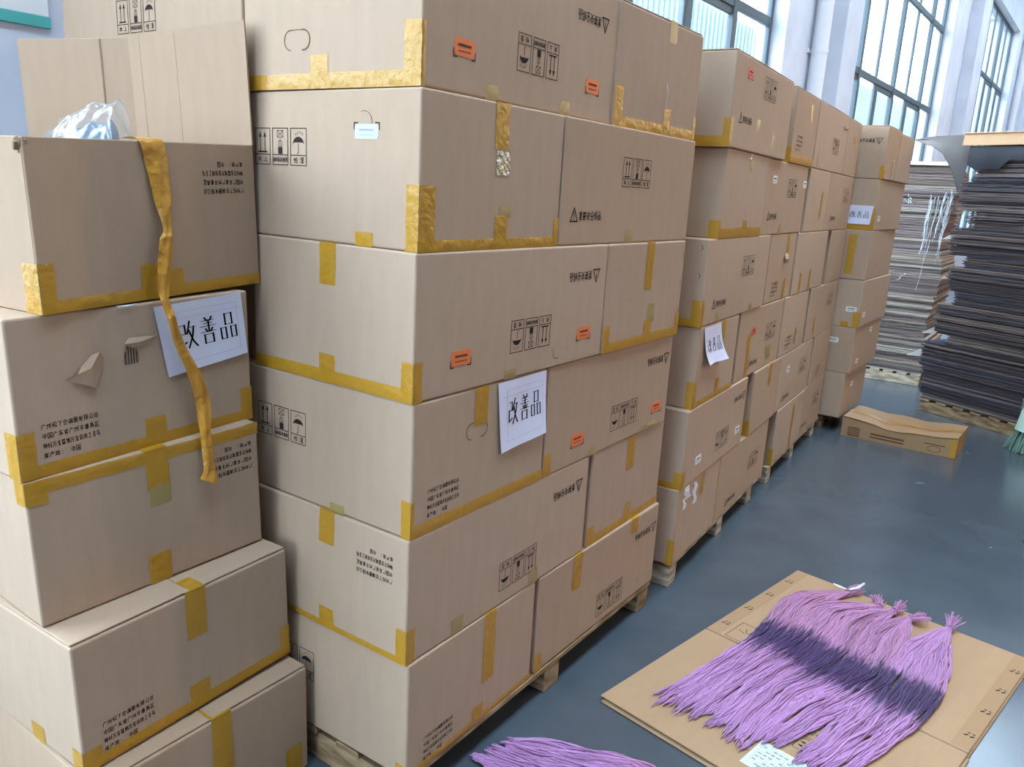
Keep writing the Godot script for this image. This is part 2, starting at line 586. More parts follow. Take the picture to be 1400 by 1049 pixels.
# a ragged scrap of torn paper: outline in face coordinates
func scrap(b: Carton, face: String, o: PackedVector2Array, off: float, lift: float) -> Mesher:
	var m := Mesher.new()
	var ce := Vector2()
	for p in o:
		ce += p
	ce /= o.size()
	var nn := b.normal(face)
	var c3 := b.at(face, ce.x, ce.y, off + lift)
	for i in o.size():
		var a := b.at(face, o[i].x, o[i].y, off + (lift * 0.6 if i % 3 == 1 else 0.0))
		var d := b.at(face, o[(i + 1) % o.size()].x, o[(i + 1) % o.size()].y, off + (lift * 0.6 if (i + 1) % 3 == 1 else 0.0))
		var g := (a - c3).cross(d - c3).normalized()
		if g.dot(nn) < 0:
			g = -g
		m.tri(c3, a, d, g, g, g)
	return m

func ragged(s0: float, t0: float, s1: float, t1: float, k: int) -> PackedVector2Array:
	var o := PackedVector2Array()
	for i in k:
		var a := TAU * i / k
		var r := rng.randf_range(0.35, 0.55)
		o.append(Vector2((s0 + s1) * 0.5 + cos(a) * (s1 - s0) * r, (t0 + t1) * 0.5 + sin(a) * (t1 - t0) * r))
	return o

func torn_strip(s0: float, t0: float, s1: float, t1: float) -> PackedVector2Array:
	var o := PackedVector2Array()
	var w := s1 - s0
	var n := 7
	for i in n:
		o.append(Vector2(s0 + w * (0.15 + 0.25 * i / n + rng.randf_range(-0.1, 0.1)), lerpf(t1, t0, i / (n - 1.0))))
	for i in n:
		o.append(Vector2(s0 + w * (0.85 - 0.3 * i / n + rng.randf_range(-0.16, 0.12)), lerpf(t0, t1, i / (n - 1.0)) + rng.randf_range(-0.006, 0.006)))
	return o

func arc_ink(c: Vector2, r: Vector2, a0: float, a1: float, w: float, k: Ink) -> void:
	var p := PackedVector2Array()
	for i in 15:
		var a := lerpf(a0, a1, i / 14.0)
		p.append(c + Vector2(cos(a) * r.x, sin(a) * r.y))
	k.path(p, w)

var ICONS: Ink
var WARN: Ink
var ADDRESS: Ink
var carton_count := 0

func carton(label: String, group: String, at: Vector3, rot: Vector3, size: Vector3, feats: Array, style: String) -> Carton:
	carton_count += 1
	var b := Carton.new()
	b.lx = size.x; b.h = size.y; b.lz = size.z
	b.br = rng.randf_range(-0.003, 0.006)
	b.bl = rng.randf_range(-0.002, 0.006)
	b.node = thing("carton", label, "box", at, rot, group)
	var card: StandardMaterial3D = CARD[carton_count % CARD.size()]
	if style == "A1":
		open_body(b, card)
	else:
		if style == "lid":
			var lift := 0.006
			b.h -= lift
			for k in 2:
				var f := Mesher.new()
				var w := b.lz * 0.5
				var t := Transform3D(Basis(Vector3.RIGHT, 0.012 * (1 if k == 0 else -1)), Vector3(0, 0, 0))
				var z0 := -0.003 if k == 0 else -b.lz + 0.003
				t.origin = Vector3(0, b.h + 0.002, z0)
				t.basis = Basis(Vector3.RIGHT, rng.randf_range(0.0, 0.006) * (1 if k == 0 else -1))
				f.block(Vector3(-b.lx + 0.004, 0, -w + 0.004 if k == 0 else 0.0), Vector3(-0.006, 0.005, 0.0 if k == 0 else w - 0.004), 0.0015, t)
				part("lid_flap", f, card, b.node)
		part("body", carton_body(b), card, b.node)
		b.h = size.y
	for f: Array in feats:
		feature(b, f, card)
	return b

func open_body(b: Carton, card: StandardMaterial3D) -> void:
	var m := Mesher.new()
	var t := 0.006
	m.block(Vector3(-t, 0, -b.lz), Vector3(0, b.h, 0), 0.002)
	m.block(Vector3(-b.lx, 0, -b.lz), Vector3(-b.lx + t, b.h, 0), 0.002)
	m.block(Vector3(-b.lx + t, 0, -t), Vector3(-t, b.h, 0), 0.002)
	m.block(Vector3(-b.lx + t, 0, -b.lz), Vector3(-t, b.h, -b.lz + t), 0.002)
	m.block(Vector3(-b.lx + t, 0, -b.lz + t), Vector3(-t, t, -t), 0.001)
	part("body", m, card, b.node)
	b.br = 0.0
	b.bl = 0.0
	# the far long flap stands upright; it has split in the middle, its left half swung forward
	m = Mesher.new()
	var tr := Transform3D(Basis(Vector3.RIGHT, 0.02), Vector3(0, b.h, -b.lz + 0.003))
	m.prism(PackedVector2Array([Vector2(-0.488, 0), Vector2(0, 0), Vector2(0, 0.325), Vector2(-0.488, 0.302)]), -0.005, 0.0, tr)
	for x: float in [-0.44, -0.285]:
		m.block(Vector3(x, 0.004, -0.0005), Vector3(x + 0.003, 0.303, 0.0008), 0.0005, tr)
	part("flap", m, card, b.node)
	m = Mesher.new()
	var tl := Transform3D(Basis(Vector3.UP, 0.27), Vector3(-0.498, b.h, -b.lz + 0.006))
	m.block(Vector3(-0.095, 0.0, -0.005), Vector3(0.012, 0.298, 0.0), 0.0015, tl)
	var t2 := Transform3D(Basis(Vector3.UP, 0.24), tl * Vector3(-0.095, 0, 0))
	m.block(Vector3(-0.31, 0.0, -0.005), Vector3(0.0, 0.296, 0.0), 0.0015, t2)
	m.block(Vector3(-0.016, 0.002, -0.006), Vector3(0.004, 0.297, 0.0035), 0.003, t2)
	part("flap", m, card, b.node)
	# crushed corner at the near end
	m = Mesher.new()
	for i in 4:
		var q := Transform3D(Basis.from_euler(Vector3(rng.randf_range(-0.5, 0.5), rng.randf_range(-0.6, 0.6), rng.randf_range(-0.5, 0.5))), Vector3(rng.randf_range(-0.012, 0.004), b.h - rng.randf_range(0.0, 0.03), rng.randf_range(-0.02, 0.006)))
		m.block(Vector3(-0.010, -0.012, -0.008), Vector3(0.002, 0.008, 0.008), 0.002, q)
	part("crushed_corner", m, M.card_edge, b.node)

func feature(b: Carton, f: Array, card: StandardMaterial3D) -> void:
	var kind: String = f[0]
	if kind == "corner" or kind == "endcorner":
		var hh: float = f[2]
		if kind == "endcorner":
			part("tape", film(b, "r", b.lz - float(f[3]), 0.0, b.lz - 0.001, hh, 0.0024), M.tape, b.node)
			return
		var t0: float = 0.0 if f[1] == "b" else b.h - hh
		if float(f[4]) > 0.002:
			part("tape", film(b, "r", 0.0, t0, f[4], t0 + hh, 0.0024), M.tape, b.node)
		if float(f[3]) > 0.002:
			part("tape", film(b, "l", 0.0, t0, f[3], t0 + hh, 0.0024), M.tape, b.node)
		return
	var face: String = f[1]
	var s0: float = f[2]
	var t0: float = f[3]
	var s1: float = f[4]
	var t1: float = f[5]
	var sz := Vector2(s1 - s0, t1 - t0)
	match kind:
		"tape":
			var o := part("tape", film(b, face, s0, t0, s1, t1, 0.0018 if sz.x > 0.3 else 0.0022), M.tape, b.node)
			if sz.x < 0.2 and t1 >= b.h - 0.001 and b.node.name != "carton":   # folded over the edge on to the lid
				var m := Mesher.new()
				var nn := Vector3.UP
				var d := 0.07
				var a: Vector3
				if face == "r":
					m.quad(Vector3(0.002, b.h + 0.0016, -s0), Vector3(0.002, b.h + 0.0016, -s1), Vector3(-d, b.h + 0.0016, -s1), Vector3(-d, b.h + 0.0016, -s0), nn)
				else:
					m.quad(Vector3(-s0, b.h + 0.0016, 0.002), Vector3(-s1, b.h + 0.0016, 0.002), Vector3(-s1, b.h + 0.0016, -d), Vector3(-s0, b.h + 0.0016, -d), nn)
				part("fold", m, M.tape, o)
		"oldtape":
			part("old_tape", film(b, face, s0, t0, s1, t1, 0.0014), M.old_tape, b.node)
		"cleartape":
			part("clear_tape", film(b, face, s0, t0, s1, t1, 0.0024, 0.0014), M.clear_tape, b.node)
		"icons", "icons_flip":
			part("pictograms", stamp(b, face, ICONS, s0, t0, Vector2(0.215, 0.098), kind == "icons_flip"), M.ink, b.node)
		"warn", "warn_flip":
			part("warning_print", stamp(b, face, WARN, s0, t0, Vector2(0.2, 0.05), kind == "warn_flip"), M.ink, b.node)
		"address", "address_flip":
			part("address_print", stamp(b, face, ADDRESS, s0, t0, Vector2(0.14, 0.085), kind == "address_flip"), M.ink, b.node)
		"sticker", "redsticker", "whitesticker", "bluesticker":
			var mt: StandardMaterial3D = {"sticker": M.orange, "redsticker": M.red, "whitesticker": M.white_label, "bluesticker": M.pale_blue}[kind]
			var o := part("sticker", label_patch(b, face, s0, t0, s1, t1), mt, b.node)
			o.set_meta("label", {"sticker": "small orange sticker", "redsticker": "small red sticker", "whitesticker": "small white tag", "bluesticker": "pale blue sticker"}[kind])
			var k := Ink.new()
			for r in 2:
				for i in 9:
					var x := sz.x * (0.2 + 0.068 * i)
					var y := sz.y * (0.62 - 0.34 * r)
					k.line(Vector2(x, y), Vector2(x + sz.x * 0.035, y), sz.y * (0.14 if r == 0 else 0.06))
			part("lettering", stamp(b, face, k, s0, t0, sz, false, 0.0018), M.ink if kind == "whitesticker" else (M.grey_line if kind == "bluesticker" else M.cut), o)
			if kind != "whitesticker":
				k = Ink.new()
				var y0 := 0.0 if kind != "bluesticker" else sz.y
				var dy := 0.014 if kind != "bluesticker" else -0.012
				k.path(PackedVector2Array([Vector2(-0.003, y0 + dy), Vector2(-0.003, y0 - 0.004 * signf(dy)), Vector2(0.01, y0 - 0.004 * signf(dy))]), 0.003)
				part("corner_mark", stamp(b, face, k, s0, t0, sz, false, 0.0009), M.ink, b.node)
				k = Ink.new()
				k.path(PackedVector2Array([Vector2(sz.x + 0.003, y0 + dy), Vector2(sz.x + 0.003, y0 - 0.004 * signf(dy)), Vector2(sz.x - 0.01, y0 - 0.004 * signf(dy))]), 0.003)
				part("corner_mark", stamp(b, face, k, s0, t0, sz, false, 0.0009), M.ink, b.node)
		"handle":
			var k := Ink.new()
			var r := sz.y * 0.5
			arc_ink(Vector2(r, r), Vector2(r, r), PI * 0.5, PI * 1.5, 0.0022, k)
			arc_ink(Vector2(sz.x - r, r), Vector2(r, r), -PI * 0.55, PI * 0.55, 0.003, k)
			k.line(Vector2(r, sz.y), Vector2(sz.x - r, sz.y), 0.0016)
			part("handle_cut", stamp(b, face, k, s0, t0, sz), M.cut, b.node)
		"halfhandle", "arc":
			var k := Ink.new()
			if kind == "arc":
				arc_ink(Vector2(sz.y * 0.6, sz.y * 0.5), Vector2(sz.y * 0.6, sz.y * 0.5), PI * 0.8, PI * 1.6, 0.002, k)
			else:
				arc_ink(Vector2(sz.x * 0.5, 0), Vector2(sz.x * 0.5, sz.y), 0.0, PI * 0.62, 0.0014, k)
			part("handle_cut", stamp(b, face, k, s0, t0, sz), M.cut, b.node)
		"cutdisc":
			var k := Ink.new()
			arc_ink(Vector2(sz.x * 0.5, sz.y * 0.1), Vector2(sz.x * 0.5, sz.y * 0.9), -0.1, PI + 0.1, 0.0015, k)
			for i in 5:
				var x := sz.x * (0.12 + 0.19 * i)
				k.line(Vector2(x, 0), Vector2(x, sz.y * (0.35 + 0.6 * sin(PI * (0.12 + 0.19 * i)))), 0.0046)
			part("torn_patch", stamp(b, face, k, s0, t0, sz), M.cut, b.node)
		"slits":
			var k := Ink.new()
			var q := 0.0
			if sz.x < 0.0:
				return
			var sc := clampf((s0 + s1) * 0.5, 0.02, b.across(face) - 0.02)
			for i in 3:
				var y := t0 + (t1 - t0) * i / 2.0
				k.path(PackedVector2Array([Vector2(0, y), Vector2(0.008, y - 0.014), Vector2(0.002, y - 0.022)]), 0.003)
			part("slit", stamp(b, face, k, sc - 0.004, 0.0, Vector2(0.008, b.h)), M.cut, b.node)
		"strand":
			var m := Mesher.new()
			var p := PackedVector3Array()
			var r := PackedFloat32Array()
			for i in 9:
				p.append(b.at(face, lerpf(s0, s1, i / 8.0) + 0.003 * sin(i * 1.3), lerpf(t1, t0, i / 8.0), 0.004 + 0.004 * sin(i * 0.8)))
				r.append(0.0014 + 0.0008 * sin(i * 2.1))
			m.tube(p, r, 5)
			part("loose_strand", m, M.film, b.node)
		"torn":
			part("torn_patch", scrap(b, face, ragged(s0, t0, s1, t1, 11), 0.0012, 0.004), M.old_tape, b.node)
		"whitetear":
			part("paper_scrap", scrap(b, face, torn_strip(s0, t0, s1, t1), 0.0016, 0.003), M.white_label, b.node)
		"peel":
			part("peeled_scrap", scrap(b, face, ragged(s0, t0 - 0.015, s1 - 0.04, t1 + 0.01, 8), 0.003, 0.018), card, b.node)

# a sheet of paper fixed to a carton: outline corners in face coordinates (top left, top right, bottom right, bottom left as seen)
func paper_sign(label: String, b: Carton, face: String, q: Array, curl: float, text_at: Vector2, text_size: Vector2) -> void:
	var o := thing("paper_sign", label, "sign", b.node.position, b.node.rotation, "white paper signs on cartons")
	var m := Mesher.new()
	var pts: Array = []
	var at := func(u: float, v: float, off: float) -> Vector3:
		var a: Vector2 = (q[0] as Vector2).lerp(q[1], u)
		var c: Vector2 = (q[3] as Vector2).lerp(q[2], u)
		var p := a.lerp(c, v)
		var lift := 0.004 + curl * (v * v * v) * (0.4 + 0.6 * absf(u - 0.4)) + 0.0015 * sin(u * 5.0 + v * 4.0)
		return b.at(face, p.x, p.y, off + lift)
	for i in 13:
		var pr := PackedVector3Array()
		for j in 13:
			pr.append(at.call(i / 12.0, j / 12.0, 0.0))
		pts.append(pr)
	var nr := soft_normals(pts, b.normal(face))
	m.grid(pts, nr)
	var back: Array = []
	var bn: Array = []
	for i in 13:
		var pr := PackedVector3Array()
		var nb := PackedVector3Array()
		for j in 13:
			pr.append(pts[i][j] - nr[i][j] * 0.0004)
			nb.append(-nr[i][j])
		back.append(pr)
		bn.append(nb)
	m.grid(back, bn)
	part("sheet", m, M.paper, o)
	var k := Ink.new()
	k.glyphs("改善品", text_at, Vector2(text_size.x * 0.27, text_size.y), text_size.x * 0.355, 0.017, GLYPH, true)
	var f := Ink.new()
	f.frame(Vector2(0.16, 0.13), Vector2(0.92, 0.87), 0.004)
	f.line(Vector2(0.08, 0.78), Vector2(0.95, 0.78), 0.004)
	for pass_ in 2:
		var mm := Mesher.new()
		var nn := b.normal(face)
		var src: Ink = k if pass_ == 0 else f
		for i in range(0, src.t.size(), 3):
			var a: Array[Vector3] = []
			for s in 3:
				var p := src.t[i + s]
				a.append(at.call(p.x, 1.0 - p.y, 0.0007 if pass_ == 0 else 0.0005))
			mm.tri(a[0], a[1], a[2], nn, nn, nn)
		part("lettering" if pass_ == 0 else "printed_frame", mm, M.black if pass_ == 0 else M.grey_line, o)

# ---------------------------------------------------------------- pallets
func pallet(label: String, at: Vector3, turn: float, lx: float, lz: float, feet: Array, wood: StandardMaterial3D, runs_x := true) -> void:
	var o := thing("pallet", label, "pallet", at, Vector3(0, turn, 0), "wooden pallets")
	for s: float in feet:
		var m := Mesher.new()
		if runs_x:
			m.block(Vector3(-lx, 0, -s - 0.05), Vector3(-0.004, 0.098, -s + 0.05), 0.004)
		else:
			m.block(Vector3(-s - 0.05, 0, -lz), Vector3(-s + 0.05, 0.098, -0.004), 0.004)
		part("stringer", m, wood, o)
	var n := 9
	for i in n:
		var m := Mesher.new()
		if runs_x:
			var x0 := -lx + (lx - 0.1) * i / (n - 1)
			m.block(Vector3(x0, 0.0985, -lz), Vector3(x0 + 0.1, 0.1215, 0), 0.003)
		else:
			var z0 := -lz + (lz - 0.1) * i / (n - 1)
			m.block(Vector3(-lx, 0.0985, z0), Vector3(0, 0.1215, z0 + 0.1), 0.003)
		part("deck_board", m, wood, o)

# ---------------------------------------------------------------- windows (in the frame of a wall: x into the room, z = -distance along it)
var window_count := 0

func window(wall_at: Vector3, wall_turn: float, u0: float, u1: float, v0: float, v1: float, cols: Array, rows: Array, low_doubles: bool) -> void:
	window_count += 1
	var o := structure("window_%d" % window_count, wall_at, Vector3(0, wall_turn, 0))
	var x := -0.19
	var add := func(name_: String, lo: Vector3, hi: Vector3) -> void:
		var m := Mesher.new()
		m.block(lo, hi, 0.006)
		part(name_, m, M.frame, o)
	add.call("frame_rail", Vector3(x - 0.05, v0, -u1), Vector3(x + 0.01, v0 + 0.06, -u0))
	add.call("frame_rail", Vector3(x - 0.05, v1 - 0.06, -u1), Vector3(x + 0.01, v1, -u0))
	add.call("frame_stile", Vector3(x - 0.05, v0 + 0.06, -u0 - 0.07), Vector3(x + 0.01, v1 - 0.06, -u0))
	add.call("frame_stile", Vector3(x - 0.05, v0 + 0.06, -u1), Vector3(x + 0.01, v1 - 0.06, -u1 + 0.07))
	for k in cols.size():
		var u: float = cols[k]
		var w := 0.055 if k % 2 == 0 else 0.035
		add.call("mullion", Vector3(x - 0.045, v0 + 0.06, -u - w), Vector3(x + (0.03 if k % 2 == 0 else 0.0), v1 - 0.06, -u + w))
	for v: float in rows:
		add.call("transom", Vector3(x - 0.045, v - 0.05, -u1 + 0.07), Vector3(x + 0.02, v + 0.05, -u0 - 0.07))
	if low_doubles:                                      # sashes below the first transom have frames of their own
		var edges := [u0 + 0.07] + cols + [u1 - 0.07]
		for k in edges.size() - 1:
			if k % 2 == 1:
				continue
			var a: float = edges[k]
			var e: float = edges[mini(k + 1, edges.size() - 1)]
			add.call("sash_stile", Vector3(x - 0.03, v0 + 0.06, -a - 0.14), Vector3(x + 0.005, float(rows[0]) - 0.05, -a))
			add.call("sash_rail", Vector3(x - 0.03, float(rows[0]) - 0.13, -e), Vector3(x + 0.005, float(rows[0]) - 0.05, -a - 0.14))
	var us := [u0 + 0.035] + cols + [u1 - 0.035]
	var vs := [v0 + 0.03] + rows + [v1 - 0.03]
	for i in us.size() - 1:
		for j in vs.size() - 1:
			var m := Mesher.new()
			m.block(Vector3(x - 0.022, vs[j], -float(us[i + 1])), Vector3(x - 0.016, vs[j + 1], -float(us[i])), 0.0005)
			part("pane", m, M.glass, o)

func wall_with_openings(called: String, at: Vector3, turn: float, u_from: float, u_to: float, top: float, openings: Array) -> Node3D:
	var o := structure(called, at, Vector3(0, turn, 0))
	var m := Mesher.new()
	var u := u_from
	for w: Array in openings:
		m.block(Vector3(-0.36, 0, -float(w[0])), Vector3(0, top, -u), 0.004)
		m.block(Vector3(-0.36, 0, -float(w[1])), Vector3(0, w[2], -float(w[0])), 0.004)
		m.block(Vector3(-0.36, w[3], -float(w[1])), Vector3(0, top, -float(w[0])), 0.004)
		u = w[1]
	m.block(Vector3(-0.36, 0, -u_to), Vector3(0, top, -u), 0.004)
	part("masonry", m, M.wall, o)
	return o

# ---------------------------------------------------------------- piles of flattened cartons
# one carton folded flat: two board layers with a dark slit between them, ragged front and side edges
func sheet_mesh(lx: float, lz: float, t: float, sd: int) -> Mesher:
	var r := RandomNumberGenerator.new()
	r.seed = sd
	var m := Mesher.new()
	var ph := r.randf() * TAU
	for layer in 2:
		var tops: Array = []
		var bots: Array = []
		var tn: Array = []
		var bn: Array = []
		var y0 := 0.0 if layer == 0 else t * 0.58
		var back := r.randf_range(0.0, 0.02)
		for i in 15:
			var a := PackedVector3Array()
			var c := PackedVector3Array()
			var na := PackedVector3Array()
			var nb := PackedVector3Array()
			for j in 4:
				var x := lx * i / 14.0
				var z := -lz * j / 3.0
				var e := r.randf_range(-0.007, 0.007)
				if i == 0:
					x += e + back
				if j == 0:
					z += e - back
				var y := y0 + 0.0004 * sin(x * 4.0 + ph)
				a.append(Vector3(x, y + t * 0.42, z))
				c.append(Vector3(x, y, z))
				na.append(Vector3.UP)
				nb.append(Vector3.DOWN)
			tops.append(a); bots.append(c); tn.append(na); bn.append(nb)
		m.grid(tops, tn)
		m.grid(bots, bn)
		for i in 14:
			m.quad(tops[i][0], tops[i + 1][0], bots[i + 1][0], bots[i][0], Vector3.BACK)
			m.quad(tops[i][3], tops[i + 1][3], bots[i + 1][3], bots[i][3], Vector3.FORWARD)
		for j in 3:
			m.quad(tops[0][j], tops[0][j + 1], bots[0][j + 1], bots[0][j], Vector3.LEFT)
			m.quad(tops[14][j], tops[14][j + 1], bots[14][j + 1], bots[14][j], Vector3.RIGHT)
	m.block(Vector3(0.05, t * 0.4, -lz + 0.04), Vector3(lx - 0.04, t * 0.6, -0.045), 0.0005)
	return m

func sheet_pile(at: Vector3, turn: float, lx: float, lz: float, base: float, top: float, count: int, colors: Array, label: String, group: String, shift: Callable) -> void:
	var mats: Array[StandardMaterial3D] = []
	for c: Color in colors:
		mats.append(mat(c, 1.0, 0.1))
	var meshes: Array[ArrayMesh] = []
	var pitch := (top - base) / count
	var thick := PackedFloat32Array()
	for k in 7:
		thick.append(pitch * [0.62, 0.8, 0.95, 1.15, 0.7, 1.3, 0.88][k])
		meshes.append(sheet_mesh(lx, lz, thick[k], 40 + k).mesh())
	var bs := Basis(Vector3.UP, turn)
	var y := base
	while true:
		var k := rng.randi() % 7
		if y + thick[k] > top:
			break
		var o := MeshInstance3D.new()
		o.name = numbered("flattened_carton")
		o.mesh = meshes[k]
		o.material_override = mats[rng.randi() % mats.size()]
		add_child(o)
		var off: float = shift.call(y)
		o.position = at + bs * Vector3(off + rng.randf_range(-0.014, 0.014), y, rng.randf_range(-0.03, 0.012))
		o.rotation.y = turn + rng.randf_range(-0.012, 0.012)
		o.set_meta("label", label)
		o.set_meta("category", "cardboard")
		o.set_meta("group", group)
		y += thick[k] + 0.0014

# ---------------------------------------------------------------- dyed yarn
const LILAC := Color(0.47, 0.24, 0.47)
const PINK := Color(0.47, 0.215, 0.355)
const PLUM := Color(0.060, 0.028, 0.105)

# strands run from a knot through a fanned middle to their tips; pts are rows of [left point, right point] on the floor plan (x, z)
func yarn_bundle(label: String, knot: Vector3, knot_dir: Vector3, rows: Array, dark: Array, count: int, base_y: float, tone: float, sd: int) -> void:
	var r := RandomNumberGenerator.new()
	r.seed = sd
	var o := thing("yarn_bundle", label, "yarn", Vector3(knot.x, base_y, knot.z), Vector3.ZERO, "bundles of dyed yarn")
	var org := o.position
	var m := Mesher.new()
	m.colored = true
	var f := FastNoiseLite.new()
	f.seed = sd
	f.frequency = 1.0
	for s in count:
		var q := (s + r.randf()) / count
		var locks := count / 9.0
		var lock := floorf(q * locks)
		var ql := (lock + 0.5) / locks
		var high := r.randf() * 0.004 + 0.011 * absf(f.get_noise_2d(lock * 5.3, 71.0))
		var c := Curve3D.new()
		var ctrl := PackedVector3Array()
		ctrl.append(knot + Vector3(r.randf_range(-0.012, 0.012), r.randf_range(-0.008, 0.012), r.randf_range(-0.012, 0.012)))
		for k in rows.size():
			var a: Vector2 = rows[k][0]
			var e: Vector2 = rows[k][1]
			var keep: float = [1.0, 0.75, 0.42, 0.3][mini(k, 3)]
			var qq := clampf(ql + (q - ql) * keep + (0.10 + 0.06 * k) * f.get_noise_2d(lock * 3.1, k * 9.7) + 0.008 * r.randfn(0, 1.0), -0.05, 1.05)
			var p := a.lerp(e, qq)
			if k == rows.size() - 1:
				p += (p - Vector2(ctrl[ctrl.size() - 1].x, ctrl[ctrl.size() - 1].z)) * (0.42 * f.get_noise_2d(lock * 7.7, 50.0) - 0.03 + r.randfn(0, 0.045))
			var y := base_y + 0.005 + high + absf(r.randfn(0, 0.006)) + (0.010 if k == 0 else 0.0)
			if k == rows.size() - 1:
				y = base_y + 0.005 + absf(r.randfn(0, 0.004))
			ctrl.append(Vector3(p.x, y, p.y))
		for k in ctrl.size():
			var pv: Vector3 = ctrl[maxi(k - 1, 0)]
			var nx: Vector3 = ctrl[mini(k + 1, ctrl.size() - 1)]
			var tan := (nx - pv) * 0.19
			tan.y *= 0.4
			c.add_point(ctrl[k], -tan, tan)
		var path := PackedVector3Array()
		var rad := PackedFloat32Array()
		var cols := PackedColorArray()
		var l := c.get_baked_length()
		var n := 30
		var ph := r.randf() * TAU
		var wv := r.randf_range(0.003, 0.008)
		var rr := r.randf_range(0.0024, 0.0042)
		var k1: float = float(dark[0]) + r.randfn(0, 0.012)
		var k2: float = float(dark[1]) + r.randfn(0, 0.018)
		var shade := r.randf_range(0.72, 1.2)
		var tn := clampf(tone + r.randfn(0, 0.15), 0, 1)
		for i in n + 1:
			var t := float(i) / n
			var p := c.sample_baked(t * l, true)
			var side := (c.sample_baked(minf(t * l + 0.02, l), true) - c.sample_baked(maxf(t * l - 0.02, 0), true)).normalized().cross(Vector3.UP)
			p += side * wv * sin(ph + t * l * 26.0) * smoothstep(0.0, 0.15, t)
			p.y = maxf(p.y, base_y + rr * 0.8)
			path.append(p - org)
			rad.append(rr * (1.0 if t < 0.9 else 1.0 - 0.55 * (t - 0.9) / 0.1) * (0.75 if t < 0.04 else 1.0))
			var light := LILAC.lerp(PINK, clampf(tn * 1.5 - 1.1 * smoothstep(0.35, 0.8, t), 0, 1)) * shade
			var w := smoothstep(k1 - 0.025, k1 + 0.02, t) * (1.0 - smoothstep(k2 - 0.03, k2 + 0.05, t))
			cols.append(light.lerp(PLUM * shade, w))
		m.tube(path, rad, 4, cols)
	var st := part("strands", m, M.yarn, o)
	st.set_meta("kind", "stuff")
	# the tied head
	var hm := Mesher.new()
	hm.colored = true
	for s in 46:
		var d := (knot_dir + Vector3(r.randfn(0, 0.28), absf(r.randfn(0, 0.16)), r.randfn(0, 0.28))).normalized()
		var p0 := knot + Vector3(r.randf_range(-0.01, 0.01), r.randf_range(-0.006, 0.012), r.randf_range(-0.01, 0.01))
		var path := PackedVector3Array([p0 - d * 0.02 - org, p0 + d * 0.02 - org, p0 + d * r.randf_range(0.05, 0.085) - org])
		var cl := LILAC.lerp(PINK, clampf(tone + 0.3, 0, 1)) * r.randf_range(0.85, 1.2)
		hm.tube(path, PackedFloat32Array([0.003, 0.0034, 0.0022]), 4, PackedColorArray([cl, cl, cl]))
	part("tassel_head", hm, M.yarn, o)
	hm = Mesher.new()
	hm.colored = true
	var ring := PackedVector3Array()
	var rr := PackedFloat32Array()
	var rc := PackedColorArray()
	var sx := knot_dir.cross(Vector3.UP).normalized()
	for i in 15:
		var a := TAU * i / 12.0
		ring.append(knot + sx * cos(a) * 0.019 + Vector3.UP * (sin(a) * 0.016 + 0.003) + knot_dir * 0.003 * i / 12.0 - org)
		rr.append(0.0032)
		rc.append(PINK * 0.9)
	hm.tube(ring, rr, 5, rc)
	part("tie", hm, M.yarn, o)
	if sd == 101:                                      # a torn white tie on the first knot
		var wt := Mesher.new()
		for e: Array in [[Vector3(-0.01, 0.02, 0.0), Vector3(-0.05, 0.012, -0.02), Vector3(-0.075, 0.022, -0.01)], [Vector3(0.0, 0.022, 0.0), Vector3(0.03, 0.03, -0.03), Vector3(0.055, 0.055, -0.05)]]:
			var pp := PackedVector3Array()
			for v: Vector3 in e:
				pp.append(knot - org + v)
			wt.tube(pp, PackedFloat32Array([0.006, 0.013, 0.008]), 8, PackedColorArray(), 0.25)
		var wp := part("white_tie", wt, M.white_label, o)
		wp.set_meta("label", "torn white tie")


# ================================================================ the scene
func _ready() -> void:
	rng.seed = 11
	# ---- camera
	var cam := Camera3D.new()
	cam.name = "camera"
	cam.position = Vector3(1.348, 1.840, 1.507)
	cam.rotation_order = EULER_ORDER_YXZ
	cam.rotation_degrees = Vector3(-13.729, 34.615, 3.247)
	cam.fov = 51.31
	cam.near = 0.05
	cam.far = 200.0
	cam.current = true
	add_child(cam)
	# ---- sky and exposure: an even white overcast
	var we := WorldEnvironment.new()
	we.name = "environment"
	var env := Environment.new()
	env.background_mode = Environment.BG_SKY
	var sm := ProceduralSkyMaterial.new()
	sm.sky_top_color = Color(0.81, 0.91, 1.0)
	sm.sky_horizon_color = Color(0.87, 0.945, 1.0)
	sm.ground_bottom_color = Color(0.45, 0.46, 0.46)
	sm.ground_horizon_color = Color(0.6, 0.62, 0.63)
	sm.sun_angle_max = 0.0
	sm.energy_multiplier = 12
	var sky := Sky.new()
	sky.sky_material = sm
	env.sky = sky
	env.tonemap_mode = Environment.TONE_MAPPER_LINEAR
	env.tonemap_exposure = 1.42
	env.sdfgi_enabled = true
	env.ssao_enabled = true
	env.ssil_enabled = true
	we.environment = env
	add_child(we)
	make_materials()
	ICONS = ink_icons()
	WARN = ink_warn()
	ADDRESS = ink_address()
	lamps()
	room()
	stacks()
	signs_and_tails()
	pallets()
	rear_piles()
	floor_things()

